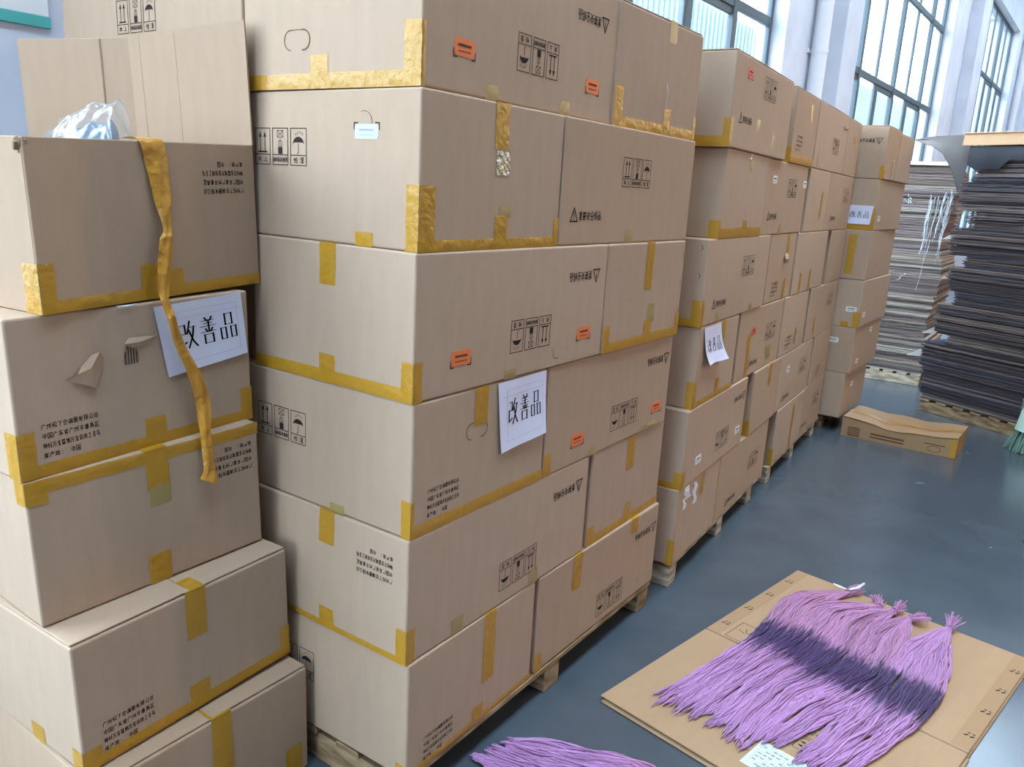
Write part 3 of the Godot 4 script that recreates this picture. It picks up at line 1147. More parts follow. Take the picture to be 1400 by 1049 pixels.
# warm high-bay lamps hang over the open part of the hall
func lamps() -> void:
	for k in 8:
		var at := Vector3(4.6 if k % 2 == 0 else 4.6 + 7.0, 4.6, -4.6 - 5.5 * (k / 2))
		var o := thing("high_bay_lamp", "round warm high bay lamp hanging from the hall ceiling over the aisle", "lamp", at, Vector3.ZERO, "high bay lamps over the hall")
		var m := Mesher.new()
		var prof := PackedVector2Array([Vector2(0.05, 0.32), Vector2(0.12, 0.3), Vector2(0.16, 0.12), Vector2(0.24, 0.02), Vector2(0.24, 0.0)])
		var pts: Array = []
		var nr: Array = []
		for i in 25:
			var a := TAU * i / 24.0
			var row := PackedVector3Array()
			var rn := PackedVector3Array()
			for p in prof:
				row.append(Vector3(cos(a) * p.x, p.y, sin(a) * p.x))
				rn.append(Vector3(cos(a), 0.4, sin(a)).normalized())
			pts.append(row)
			nr.append(rn)
		m.grid(pts, nr)
		part("shade", m, M.frame, o)
		m = Mesher.new()
		m.tube(PackedVector3Array([Vector3(0, 0.3, 0), Vector3(0, 4.4, 0)]), PackedFloat32Array([0.012, 0.012]), 8)
		part("rod", m, M.frame, o)
		m = Mesher.new()
		for i in 24:
			var a := TAU * i / 24.0
			var b := TAU * (i + 1) / 24.0
			m.tri(Vector3(0, 0.012, 0), Vector3(cos(a) * 0.225, 0.012, sin(a) * 0.225), Vector3(cos(b) * 0.225, 0.012, sin(b) * 0.225), Vector3.DOWN, Vector3.DOWN, Vector3.DOWN)
		part("lamp_face", m, M.glow, o)
		var l := OmniLight3D.new()
		l.name = "lamp_light"
		l.light_color = Color(1.0, 0.88, 0.76)
		l.light_energy = 4.6
		l.light_size = 0.2
		l.omni_range = 60.0
		l.omni_attenuation = 2.0
		l.shadow_enabled = true
		l.position = Vector3(0, -0.24, 0)
		o.add_child(l, true)

func room() -> void:
	var o := structure("floor")
	var m := Mesher.new()
	m.block(Vector3(-3.6, -0.3, -36), Vector3(26.0, 0, 11), 0.004)
	part("slab", m, M.floor, o)
	# scuffs worn into the paint
	for k in 9:
		m = Mesher.new()
		var c := Vector3(rng.randf_range(0.5, 2.8), 0.0006, rng.randf_range(-6.2, -2.6))
		var d := Vector3(cos(k * 2.4), 0, sin(k * 2.4)) * rng.randf_range(0.015, 0.05)
		var w := d.cross(Vector3.UP).normalized() * rng.randf_range(0.002, 0.007)
		m.tri(c - d, c + w, c + d, Vector3.UP, Vector3.UP, Vector3.UP)
		m.tri(c - d, c - w, c + d, Vector3.UP, Vector3.UP, Vector3.UP)
		part("scuff", m, M.scuff, o)
	o = structure("ceiling")
	m = Mesher.new()
	for x: Vector2 in [Vector2(-3.6, 0.4), Vector2(2.4, 26.0)]:
		m = Mesher.new()
		m.block(Vector3(x.x, 9, -36), Vector3(x.y, 9.3, 11), 0.004)
		part("slab", m, M.ceiling, o)
	for x: float in [0.4]:                            # a long roof light between the slabs
		for i in 12:
			m = Mesher.new()
			m.block(Vector3(x, 9.12, -36 + i * 3.9), Vector3(x + 2.0, 9.13, -36 + i * 3.9 + 3.9), 0.001)
			part("roof_pane", m, M.glass, o)
			m = Mesher.new()
			m.block(Vector3(x, 9.0, -36 + i * 3.9), Vector3(x + 2.0, 9.2, -36 + i * 3.9 + 0.08), 0.01)
			part("roof_bar", m, M.frame, o)
	# window wall on the left; it runs at a slight angle to the stacks
	var at := Vector3(-2.3, 0, 0)
	var turn := -0.035
	var openings := [[-7.8, -0.94, 1.0, 7.15], [1.8, 8.66, 1.0, 7.15], [11.4, 18.25, 1.0, 7.15], [22.3, 27.75, 1.0, 7.15]]
	var wl := wall_with_openings("wall_left", at, turn, -10.4, 35.5, 9.0, openings)
	for u: float in [-9.1, 0.5, 10.1, 19.7, 29.3]:
		m = Mesher.new()
		m.block(Vector3(0, 0, -u - 0.68), Vector3(0.257, 9, -u), 0.006)
		part("column", m, M.wall, wl)
	for u: float in [9.42, 28.5]:
		m = Mesher.new()
		var p := PackedVector3Array()
		var r := PackedFloat32Array()
		for i in 10:
			p.append(Vector3(0.12, i, -u - 0.17))
			r.append(0.1)
		m.tube(p, r, 24)
		part("drain_pipe", m, M.pipe, wl)
		for v: float in [1.6, 3.72, 6.2]:
			m = Mesher.new()
			m.tube(PackedVector3Array([Vector3(0.12, v, -u - 0.17), Vector3(0.12, v + 0.05, -u - 0.17)]), PackedFloat32Array([0.108, 0.108]), 24)
			m.block(Vector3(0.0, v, -u - 0.3), Vector3(0.02, v + 0.05, -u - 0.04), 0.003)
			part("pipe_clip", m, M.pipe, wl)
	for w: Array in openings:
		var a: float = w[0]
		var e: float = w[1]
		var cols := []
		var n := 6 if e - a > 6 else 5
		for i in range(1, n):
			cols.append(a + (e - a) * i / n)
		window(at, turn, a, e, 1.0, 7.15, cols, [3.93, 5.52] if e < 20 else [5.45], true)
	# the rest of the hall: far wall, wall with the loading opening behind the camera, right wall with windows
	o = structure("wall_far")
	m = Mesher.new()
	m.block(Vector3(-3.6, 0, -36), Vector3(26.0, 9, -35.6), 0.004)
	part("masonry", m, M.wall, o)
	wall_with_openings("wall_back", Vector3(25.5, 0, 9.5), PI / 2, 0.0, 29.0, 9.0, [[24.2, 27.4, 0.02, 3.8]])
	wall_with_openings("wall_right", Vector3(25.0, 0, 0), PI, -35.5, 10.4, 9.0, [])
	# the ribbed building across the yard
	var f := thing("building", "pale ribbed metal building seen through the lower window panes", "building", Vector3(-12, 0, 0), Vector3(0, turn, 0))
	m = Mesher.new()
	m.block(Vector3(-3, 0, -95), Vector3(0, 8.6, -9), 0.01)
	part("wall", m, M.facade, f)
	m = Mesher.new()
	for i in 240:
		m.block(Vector3(0, 0.2, -95 + i * 0.358 - 0.05), Vector3(0.09, 8.5, -95 + i * 0.358 + 0.05), 0.02)
	var rb := part("cladding_ribs", m, M.facade, f)
	rb.set_meta("kind", "stuff")
	m = Mesher.new()
	m.block(Vector3(-26, -0.4, -95), Vector3(-2.9, -0.1, 25), 0.01)
	o = structure("ground")
	part("yard", m, M.stone_ground, o)
	# notice on the window wall
	var po := thing("notice_board", "white notice board with a teal lower border on the left wall", "poster", Vector3(-2.3, 0, 0), Vector3(0, turn, 0))
	m = Mesher.new()
	m.block(Vector3(0.001, 2.415, -0.26), Vector3(0.012, 3.4, 0.7), 0.002)
	part("panel", m, M.poster, po)
	m = Mesher.new()
	m.block(Vector3(0.001, 2.37, -0.265), Vector3(0.016, 2.415, 0.7), 0.002)
	part("border", m, M.teal, po)

var BY := {}

func stacks() -> void:
	BY["A1"] = carton("open carton atop the near left stack, long amber tape tail hanging down its front", "cartons of the near left stack", Vector3(-0.545, 1.501, 0.648), Vector3(0.041, 0.11, 0), Vector3(0.99, 0.39, 0.651), [["address_flip", "r", 0.467, 0.259, 0.607, 0.344], ["tape", "r", 0, 0, 0.651, 0.03], ["corner", "b", 0.115, 0.058, 0.036], ["tape", "r", 0.258, 0, 0.321, 0.09], ["tape", "r", 0.324, 0, 0.386, 0.071]], "A1")
	BY["A2"] = carton("carton second from top of the near left stack with torn scrap and white paper sign", "cartons of the near left stack", Vector3(-0.553, 1.115, 0.723), Vector3(0.024, 0.045, 0), Vector3(0.99, 0.383, 0.661), [["address", "r", 0.057, 0.043, 0.197, 0.129], ["tape", "r", 0, 0, 0.661, 0.032], ["corner", "b", 0.115, 0.052, 0.04], ["tape", "r", 0.316, 0, 0.378, 0.079], ["cutdisc", "r", 0.275, 0.234, 0.314, 0.283], ["endcorner", "b", 0.1, 0.04]], "")
	BY["A3"] = carton("carton third from top of the near left stack, amber tape along its upper edge", "cartons of the near left stack", Vector3(-0.548, 0.735, 0.71), Vector3(0.032, -0.021, 0), Vector3(0.99, 0.378, 0.638), [["tape", "r", 0, 0.344, 0.638, 0.378], ["corner", "t", 0.06, 0.05, 0.05], ["tape", "r", 0.291, 0.275, 0.354, 0.378], ["tape", "r", 0.278, 0, 0.341, 0.086], ["oldtape", "r", 0.296, 0.222, 0.356, 0.329], ["address_flip", "r", 0.473, 0.243, 0.613, 0.328]], "")
	BY["A4"] = carton("carton second from bottom of the near left stack with exposed lid strip and address print", "cartons of the near left stack", Vector3(-0.428, 0.372, 0.696), Vector3(0.029, 0.031, 0), Vector3(0.99, 0.36, 0.652), [["tape", "r", 0.306, 0.219, 0.369, 0.36], ["address", "r", 0.057, 0.031, 0.197, 0.116], ["tape", "r", 0, 0, 0.652, 0.032], ["tape", "r", 0.302, 0, 0.365, 0.077], ["corner", "b", 0.06, 0.045, 0.05], ["endcorner", "b", 0.1, 0.035], ["tape", "l", 0.179, 0, 0.242, 0.052]], "lid")
	BY["A5"] = carton("lowest carton of the near left stack, on the floor with tape folded over its lid", "cartons of the near left stack", Vector3(-0.376, 0, 0.695), Vector3(0.012, 0, 0), Vector3(0.99, 0.364, 0.66), [["tape", "r", 0.323, 0.11, 0.386, 0.364], ["tape", "r", 0.571, 0, 0.634, 0.106]], "lid")
	BY["B6a"] = carton("top corner carton of the big near stack, pale end with punched handle and amber tape", "cartons of the big near stack", Vector3(-0.015, 2.066, -0.014), Vector3(0, 0.021, 0), Vector3(0.65, 0.399, 0.992), [["sticker", "r", 0.121, 0.09, 0.204, 0.132], ["sticker", "r", 0.795, 0.084, 0.878, 0.126], ["oldtape", "r", 0.26, 0, 0.32, 0.039], ["oldtape", "r", 0.643, 0, 0.704, 0.041], ["icons_flip", "r", 0.4, 0.093, 0.615, 0.191], ["warn_flip", "r", 0.717, 0.272, 0.916, 0.322], ["handle", "l", 0.383, 0.098, 0.482, 0.148], ["tape", "l", 0, 0, 0.65, 0.039], ["tape", "l", 0.317, 0, 0.38, 0.084], ["corner", "b", 0.15, 0.055, 0.012]], "lid")
	BY["B6b"] = carton("top row carton of the big near stack, farther one, amber tape along its bottom", "cartons of the big near stack", Vector3(-0.028, 2.066, -0.996), Vector3(0, -0.018, 0), Vector3(0.985, 0.399, 0.665), [["tape", "r", 0, 0, 0.665, 0.036], ["corner", "b", 0.13, 0, 0.06], ["tape", "r", 0.372, 0, 0.434, 0.094], ["oldtape", "r", 0.365, 0.323, 0.425, 0.399], ["endcorner", "b", 0.09, 0.025], ["strand", "r", 0.365, 0.052, 0.392, 0.181]], "lid")
	BY["B5a"] = carton("fifth row corner carton of the big near stack with pale blue sticker and three pictograms", "cartons of the big near stack", Vector3(-0.006, 1.67, -0.008), Vector3(0, 0.003, 0), Vector3(0.985, 0.394, 0.654), [["icons", "l", 0.411, 0.198, 0.626, 0.295], ["halfhandle", "l", 0.164, 0.31, 0.222, 0.34], ["bluesticker", "l", 0.142, 0.271, 0.225, 0.307], ["tape", "l", 0.158, 0, 0.221, 0.037], ["corner", "b", 0.165, 0.042, 0.06], ["tape", "r", 0.301, 0.273, 0.364, 0.394], ["cleartape", "r", 0.31, 0.202, 0.373, 0.268], ["tape", "r", 0, 0, 0.654, 0.03], ["tape", "r", 0.315, 0, 0.377, 0.094], ["endcorner", "b", 0.085, 0.03], ["oldtape", "r", 0.333, 0.089, 0.393, 0.119]], "")
	BY["B5b"] = carton("fifth row long carton of the big near stack with upright pictograms and warning triangle", "cartons of the big near stack", Vector3(-0.005, 1.67, -0.668), Vector3(0, -0.002, 0), Vector3(0.65, 0.394, 0.992), [["icons", "r", 0.391, 0.197, 0.606, 0.294], ["warn", "r", 0.057, 0.073, 0.258, 0.122], ["oldtape", "r", 0.443, 0, 0.503, 0.046], ["slits", "r", 0, 0.128, -0.009, 0.374]], "")
	BY["B4a"] = carton("fourth row corner carton of the big near stack with two orange stickers and inverted pictograms", "cartons of the big near stack", Vector3(-0.003, 1.277, 0), Vector3(0, -0.006, 0), Vector3(0.65, 0.392, 0.986), [["tape", "l", 0.294, 0.277, 0.357, 0.392], ["tape", "l", 0.296, 0, 0.359, 0.082], ["tape", "l", 0, 0, 0.65, 0.037], ["corner", "b", 0.11, 0.042, 0.033], ["sticker", "r", 0.15, 0.079, 0.233, 0.121], ["icons_flip", "r", 0.424, 0.08, 0.639, 0.178], ["warn_flip", "r", 0.737, 0.263, 0.937, 0.313], ["sticker", "r", 0.813, 0.075, 0.896, 0.117], ["oldtape", "r", 0.402, 0, 0.462, 0.03], ["arc", "r", 0.667, 0.028, 0.763, 0.072]], "")
	BY["B4b"] = carton("fourth row square-ended carton of the big near stack, amber tape outlining its bottom corners", "cartons of the big near stack", Vector3(0.005, 1.277, -0.989), Vector3(0, -0.001, 0), Vector3(0.985, 0.392, 0.657), [["tape", "r", 0.301, 0.214, 0.364, 0.392], ["tape", "r", 0, 0, 0.657, 0.037], ["tape", "r", 0.329, 0, 0.392, 0.09], ["oldtape", "r", 0.356, 0.084, 0.416, 0.154], ["corner", "b", 0.1, 0, 0.05], ["endcorner", "b", 0.1, 0.04], ["slits", "r", 0.642, 0.116, 0.644, 0.345]], "")
	BY["B3a"] = carton("third row corner carton of the big near stack wearing a white paper sign", "cartons of the big near stack", Vector3(-0.002, 0.891, -0.004), Vector3(0, 0.003, 0), Vector3(0.985, 0.384, 0.652), [["icons", "l", 0.418, 0.175, 0.633, 0.274], ["tape", "r", 0.265, 0.268, 0.328, 0.384], ["handle", "r", 0.23, 0.231, 0.33, 0.281], ["address", "r", 0.066, 0.045, 0.206, 0.13], ["tape", "r", 0, 0, 0.652, 0.037], ["corner", "b", 0.11, 0.035, 0.012], ["oldtape", "l", 0.256, 0, 0.317, 0.027]], "")
	BY["B3b"] = carton("third row long carton right of the white paper sign on the big near stack", "cartons of the big near stack", Vector3(-0.004, 0.891, -0.662), Vector3(0, 0, 0), Vector3(0.65, 0.384, 0.976), [["warn_flip", "r", 0.747, 0.264, 0.947, 0.314], ["icons_flip", "r", 0.469, 0.062, 0.684, 0.161], ["sticker", "r", 0.179, 0.068, 0.262, 0.111], ["sticker", "r", 0.829, 0.066, 0.912, 0.108], ["oldtape", "r", 0.313, 0, 0.373, 0.038], ["corner", "b", 0.08, 0, 0.05], ["torn", "r", 0.739, 0, 0.903, 0.03]], "")
	BY["B2a"] = carton("second row corner carton of the big near stack with inverted address on its pale end", "cartons of the big near stack", Vector3(-0.001, 0.507, 0.003), Vector3(0, 0.005, 0), Vector3(0.65, 0.383, 0.994), [["oldtape", "l", 0.251, 0.386, 0.311, 0.383], ["tape", "l", 0.289, 0.282, 0.352, 0.383], ["address_flip", "l", 0.056, 0.236, 0.196, 0.321], ["tape", "l", 0, 0, 0.65, 0.02], ["tape", "l", 0.291, 0, 0.354, 0.07], ["corner", "b", 0.11, 0.038, 0.035], ["icons_flip", "r", 0.443, 0.053, 0.658, 0.151], ["warn_flip", "r", 0.751, 0.261, 0.951, 0.311], ["oldtape", "r", 0.201, 0, 0.261, 0.056], ["oldtape", "r", 0.618, 0, 0.678, 0.057]], "")
	BY["B2b"] = carton("second row short carton beside a dark vertical gap on the big near stack", "cartons of the big near stack", Vector3(-0.008, 0.507, -1.019), Vector3(0, 0.003, 0), Vector3(0.985, 0.383, 0.633), [["tape", "r", 0.291, 0.243, 0.355, 0.383], ["tape", "r", 0, 0, 0.633, 0.035], ["tape", "r", 0.306, 0, 0.369, 0.077], ["oldtape", "r", 0.311, 0.038, 0.371, 0.094], ["corner", "b", 0.08, 0, 0.06]], "")
	BY["B1a"] = carton("lowest corner carton of the big near stack with address print above the pallet edge", "cartons of the big near stack", Vector3(0.004, 0.125, -0.005), Vector3(0, 0.013, 0), Vector3(0.985, 0.381, 0.665), [["icons", "l", 0.388, 0.169, 0.603, 0.267], ["corner", "b", 0.045, 0.04, 0], ["tape", "r", 0.364, 0.135, 0.427, 0.381], ["address", "r", 0.077, 0.019, 0.217, 0.105], ["tape", "r", 0.316, 0, 0.378, 0.063], ["tape", "r", 0, 0, 0.665, 0.02]], "")
	BY["B1b"] = carton("lowest long carton of the big near stack, right of the narrow gap above the pallet", "cartons of the big near stack", Vector3(-0.004, 0.125, -0.695), Vector3(0, -0.009, 0), Vector3(0.65, 0.381, 0.964), [["tape", "r", 0.234, 0.236, 0.296, 0.381], ["icons_flip", "r", 0.445, 0.035, 0.66, 0.133], ["warn_flip", "r", 0.747, 0.251, 0.947, 0.301], ["corner", "b", 0.07, 0, 0.045], ["tape", "r", 0.7, 0.314, 0.762, 0.381]], "")
	BY["B1c"] = carton("lowest carton hidden behind the near left stack on the big stack's pallet", "cartons of the big near stack", Vector3(-1.003, 0.125, -0.05), Vector3(0, 0, 0), Vector3(0.645, 0.381, 0.985), [], "")
	BY["B2c"] = carton("second row carton hidden behind the near left stack on the big stack", "cartons of the big near stack", Vector3(-0.673, 0.507, -0.05), Vector3(0, 0, 0), Vector3(0.985, 0.383, 0.655), [], "")
	BY["B3c"] = carton("third row carton hidden behind the near left stack on the big stack", "cartons of the big near stack", Vector3(-1.009, 0.891, -0.05), Vector3(0, 0, 0), Vector3(0.645, 0.384, 0.985), [], "")
	BY["B4c"] = carton("fourth row carton hidden behind the near left stack beside the taped pale end", "cartons of the big near stack", Vector3(-0.675, 1.277, -0.05), Vector3(0, 0, 0), Vector3(0.985, 0.392, 0.655), [], "")
	BY["B5c"] = carton("fifth row carton hidden behind the near left stack on the big stack's left side", "cartons of the big near stack", Vector3(-1.013, 1.67, -0.05), Vector3(0, 0, 0), Vector3(0.645, 0.394, 0.985), [], "")
	BY["B6c"] = carton("top row carton behind the open box with three pictograms on its pale side", "cartons of the big near stack", Vector3(-0.677, 2.066, -0.004), Vector3(0, 0, 0), Vector3(0.985, 0.399, 0.655), [["icons", "l", 0.425, 0.186, 0.64, 0.284]], "lid")
	BY["C6a"] = carton("top row carton nearest on the second stack with red sticker and warning triangle", "cartons of the second and middle stacks", Vector3(0.016, 2.066, -1.96), Vector3(0, 0.063, 0), Vector3(0.65, 0.399, 1.026), [["redsticker", "r", 0.179, 0.307, 0.249, 0.35], ["icons", "r", 0.464, 0.251, 0.679, 0.349], ["warn", "r", 0.114, 0.108, 0.314, 0.158], ["corner", "b", 0.12, 0.03, 0.04], ["tape", "l", 0, 0, 0.65, 0.045], ["oldtape", "r", 0.398, 0.098, 0.459, 0.151], ["oldtape", "r", 0.701, 0.03, 0.761, 0.104]], "lid")
	BY["C6b"] = carton("top row narrow carton of the second stack, lid bulging, amber tape along its bottom", "cartons of the second and middle stacks", Vector3(-0.068, 2.066, -3.128), Vector3(0, 0.063, 0), Vector3(0.985, 0.399, 0.576), [["tape", "r", 0.354, 0.246, 0.417, 0.344], ["address", "r", 0.101, 0.067, 0.241, 0.152], ["tape", "r", 0, 0, 0.576, 0.046], ["corner", "b", 0.08, 0.03, 0.03]], "lid")
	BY["C6c"] = carton("top row long carton of the middle stack with inverted pictograms and torn brown patch", "cartons of the second and middle stacks", Vector3(-0.105, 2.066, -3.726), Vector3(0, 0.063, 0), Vector3(0.65, 0.399, 0.996), [["icons_flip", "r", 0.52, 0.118, 0.736, 0.216], ["oldtape", "r", 0.101, 0, 0.161, 0.159], ["torn", "r", 0.783, 0.297, 0.996, 0.32]], "lid")
	BY["C6d"] = carton("top row last narrow carton of the middle stack against the windows", "cartons of the second and middle stacks", Vector3(-0.169, 2.066, -4.739), Vector3(0, 0.063, 0), Vector3(0.985, 0.399, 0.531), [["tape", "r", 0.26, 0.231, 0.324, 0.294]], "lid")
	BY["C5a"] = carton("fifth row nearest carton of the second stack with amber tape round its bottom corner", "cartons of the second and middle stacks", Vector3(0.004, 1.67, -2), Vector3(0, 0.063, 0), Vector3(0.985, 0.394, 0.706), [["cleartape", "r", 0.341, 0.362, 0.403, 0.394], ["oldtape", "r", 0.361, 0.311, 0.421, 0.357], ["tape", "r", 0, 0, 0.706, 0.046], ["corner", "b", 0.08, 0.05, 0.02], ["tape", "r", 0.361, 0, 0.424, 0.08]], "")
	BY["C5b"] = carton("fifth row long carton of the second stack with two small white stickers", "cartons of the second and middle stacks", Vector3(-0.048, 1.67, -2.718), Vector3(0, 0.063, 0), Vector3(0.65, 0.394, 0.946), [["whitesticker", "r", 0.13, 0.27, 0.215, 0.312], ["whitesticker", "r", 0.853, 0.268, 0.938, 0.31], ["icons", "r", 0.477, 0.207, 0.692, 0.304], ["warn", "r", 0.098, 0.077, 0.297, 0.127], ["oldtape", "r", 0.367, 0, 0.427, 0.054]], "")
	BY["C5c"] = carton("fifth row narrow carton starting the middle stack, one amber tape streak down its front", "cartons of the second and middle stacks", Vector3(-0.105, 1.67, -3.716), Vector3(0, 0.063, 0), Vector3(0.985, 0.394, 0.626), [["tape", "r", 0.381, 0.094, 0.444, 0.261]], "")
	BY["C5d"] = carton("fifth row last carton of the middle stack with small pictograms and warning triangle", "cartons of the second and middle stacks", Vector3(-0.145, 1.67, -4.355), Vector3(0, 0.063, 0), Vector3(0.65, 0.394, 0.906), [["icons", "r", 0.531, 0.202, 0.747, 0.299], ["warn", "r", 0.142, 0.064, 0.342, 0.114]], "")
	BY["C4a"] = carton("fourth row nearest carton of the second stack with dented dark end and upright pictograms", "cartons of the second and middle stacks", Vector3(0.011, 1.277, -1.89), Vector3(0, 0.063, 0), Vector3(0.65, 0.392, 1.056), [["icons", "r", 0.546, 0.198, 0.761, 0.296], ["warn", "r", 0.132, 0.069, 0.332, 0.119], ["oldtape", "r", 0.205, 0, 0.265, 0.05], ["corner", "b", 0.12, 0.05, 0.03], ["tape", "l", 0, 0, 0.65, 0.035], ["slits", "l", 0.029, 0.117, 0.03, 0.366], ["oldtape", "r", 0.766, 0, 0.826, 0.041]], "")
	BY["C4b"] = carton("fourth row carton of the second stack with a peeled scrap and amber tape streaks", "cartons of the second and middle stacks", Vector3(-0.067, 1.277, -2.988), Vector3(0, 0.063, 0), Vector3(0.985, 0.392, 0.616), [["tape", "r", 0.382, 0.269, 0.445, 0.392], ["peel", "r", 0.318, 0.222, 0.463, 0.272], ["tape", "r", 0.397, 0, 0.461, 0.125], ["address", "r", 0.13, 0.031, 0.27, 0.116]], "")
	BY["C4c"] = carton("fourth row long carton of the middle stack with two loose slanted tape strips", "cartons of the second and middle stacks", Vector3(-0.098, 1.277, -3.617), Vector3(0, 0.063, 0), Vector3(0.65, 0.392, 0.936), [["tape", "r", 0.171, 0, 0.234, 0.133], ["tape", "r", 0.46, 0, 0.522, 0.146]], "")
	BY["C4d"] = carton("fourth row last narrow carton of the middle stack behind a double dark gap", "cartons of the second and middle stacks", Vector3(-0.166, 1.277, -4.685), Vector3(0, 0.063, 0), Vector3(0.985, 0.392, 0.576), [["slits", "r", 0.063, 0.04, 0.097, 0.339]], "")
	BY["C3a"] = carton("third row nearest carton of the second stack wearing a curled white paper sign", "cartons of the second and middle stacks", Vector3(0.01, 0.891, -1.9), Vector3(0, 0.063, 0), Vector3(0.985, 0.384, 0.611), [["tape", "r", 0.332, 0.239, 0.394, 0.384], ["corner", "b", 0.13, 0.035, 0.04], ["tape", "r", 0, 0, 0.611, 0.03], ["tape", "r", 0.318, 0, 0.381, 0.095]], "")
	BY["C3b"] = carton("third row long carton of the second stack with red sticker and loose yellow tape", "cartons of the second and middle stacks", Vector3(-0.038, 0.891, -2.564), Vector3(0, 0.063, 0), Vector3(0.65, 0.384, 0.921), [["redsticker", "r", 0.26, 0.234, 0.331, 0.276], ["tape", "r", 0.188, 0, 0.251, 0.25], ["icons", "r", 0.565, 0.163, 0.78, 0.261], ["warn", "r", 0.233, 0.044, 0.432, 0.094], ["torn", "r", 0.605, 0.033, 0.731, 0.141]], "")
	BY["C3c"] = carton("third row short carton starting the middle stack with faint address print and tape", "cartons of the second and middle stacks", Vector3(-0.091, 0.891, -3.497), Vector3(0, 0.063, 0), Vector3(0.985, 0.384, 0.676), [["address", "r", 0.134, 0.036, 0.274, 0.121], ["tape", "r", 0.367, 0.054, 0.43, 0.158]], "")
	BY["C3d"] = carton("third row last long carton of the middle stack with a small tape tuft", "cartons of the second and middle stacks", Vector3(-0.137, 0.891, -4.235), Vector3(0, 0.063, 0), Vector3(0.65, 0.384, 0.996), [["tape", "r", 0.241, 0.04, 0.304, 0.167], ["icons", "r", 0.641, 0.202, 0.856, 0.299]], "")
	BY["C2a"] = carton("second row nearest carton of the second stack with inverted pictograms and two white stickers", "cartons of the second and middle stacks", Vector3(0.016, 0.507, -1.86), Vector3(0, 0.063, 0), Vector3(0.65, 0.383, 0.976), [["icons_flip", "r", 0.485, 0.068, 0.7, 0.166], ["whitesticker", "r", 0.178, 0.076, 0.263, 0.118], ["whitesticker", "r", 0.829, 0.077, 0.913, 0.119], ["warn_flip", "r", 0.745, 0.263, 0.945, 0.314], ["corner", "b", 0.085, 0.04, 0.05], ["tape", "l", 0, 0, 0.65, 0.03]], "")
	BY["C2b"] = carton("second row short carton of the second stack, amber tape centred on its upper edge", "cartons of the second and middle stacks", Vector3(-0.053, 0.507, -2.968), Vector3(0, 0.063, 0), Vector3(0.985, 0.383, 0.616), [["tape", "r", 0.341, 0.245, 0.404, 0.383], ["corner", "b", 0.09, 0.06, 0.02]], "")
	BY["C2c"] = carton("second row long carton of the middle stack with one white square sticker", "cartons of the second and middle stacks", Vector3(-0.097, 0.507, -3.597), Vector3(0, 0.063, 0), Vector3(0.65, 0.383, 0.966), [["whitesticker", "r", 0.194, 0.242, 0.279, 0.284], ["icons", "r", 0.572, 0.174, 0.787, 0.272], ["warn", "r", 0.153, 0.049, 0.354, 0.1]], "")
	BY["C2d"] = carton("second row last narrow carton of the middle stack with faint address print", "cartons of the second and middle stacks", Vector3(-0.161, 0.507, -4.615), Vector3(0, 0.063, 0), Vector3(0.985, 0.383, 0.626), [["address", "r", 0.199, 0.038, 0.339, 0.123]], "")
	BY["C1a"] = carton("lowest nearest carton of the second stack with three torn white paper scraps", "cartons of the second and middle stacks", Vector3(0.013, 0.125, -1.85), Vector3(0, 0.063, 0), Vector3(0.985, 0.381, 0.636), [["tape", "r", 0.332, 0.261, 0.394, 0.381], ["corner", "b", 0.13, 0.03, 0.03], ["whitetear", "r", 0.183, 0.242, 0.316, 0.363], ["whitetear", "r", 0.051, 0.3, 0.2, 0.373], ["whitetear", "r", 0.051, 0.259, 0.149, 0.317]], "")
	BY["C1b"] = carton("lowest long carton of the second stack with upright pictograms near the pallet feet", "cartons of the second and middle stacks", Vector3(-0.028, 0.125, -2.494), Vector3(0, 0.063, 0), Vector3(0.65, 0.381, 1.001), [["icons", "r", 0.593, 0.139, 0.808, 0.237], ["warn", "r", 0.174, 0.033, 0.374, 0.083]], "")
	BY["C1c"] = carton("lowest short carton of the middle stack with a full height amber tape stripe", "cartons of the second and middle stacks", Vector3(-0.099, 0.125, -3.696), Vector3(0, 0.063, 0), Vector3(0.65, 0.381, 0.826), [["tape", "r", 0.466, 0, 0.528, 0.331], ["corner", "b", 0.12, 0.03, 0.02]], "")
	BY["C1d"] = carton("lowest last carton of the middle stack beside the fallen flat box", "cartons of the second and middle stacks", Vector3(-0.156, 0.125, -4.535), Vector3(0, 0.063, 0), Vector3(0.985, 0.381, 0.696), [["icons", "r", 0.361, 0.171, 0.576, 0.269], ["warn", "r", 0.008, 0.05, 0.208, 0.101]], "")
	BY["D1a"] = carton("lowest carton of the rear stack, one white tag on its shaded side", "cartons of the rear stack", Vector3(-0.06, 0.125, -5.36), Vector3(0, 0, 0), Vector3(0.9, 0.381, 0.8), [["whitesticker", "r", 0.245, 0.232, 0.33, 0.274]], "")
	BY["D2a"] = carton("second row carton of the rear stack with three small white tags", "cartons of the rear stack", Vector3(-0.035, 0.507, -5.36), Vector3(0, 0, 0), Vector3(0.9, 0.383, 0.98), [["whitesticker", "r", 0.54, 0.293, 0.625, 0.336], ["whitesticker", "l", 0.122, 0.246, 0.207, 0.288], ["whitesticker", "r", 0.165, 0.063, 0.25, 0.105]], "")
	BY["D3a"] = carton("third row carton of the rear stack with a crumpled amber tape corner", "cartons of the rear stack", Vector3(-0.026, 0.891, -5.36), Vector3(0, 0, 0), Vector3(0.9, 0.384, 1.06), [["tape", "l", 0.076, 0, 0.139, 0.045], ["corner", "b", 0.13, 0.05, 0.02], ["whitesticker", "l", 0.027, 0.126, 0.112, 0.168], ["whitesticker", "r", 0.106, 0.079, 0.191, 0.121]], "")
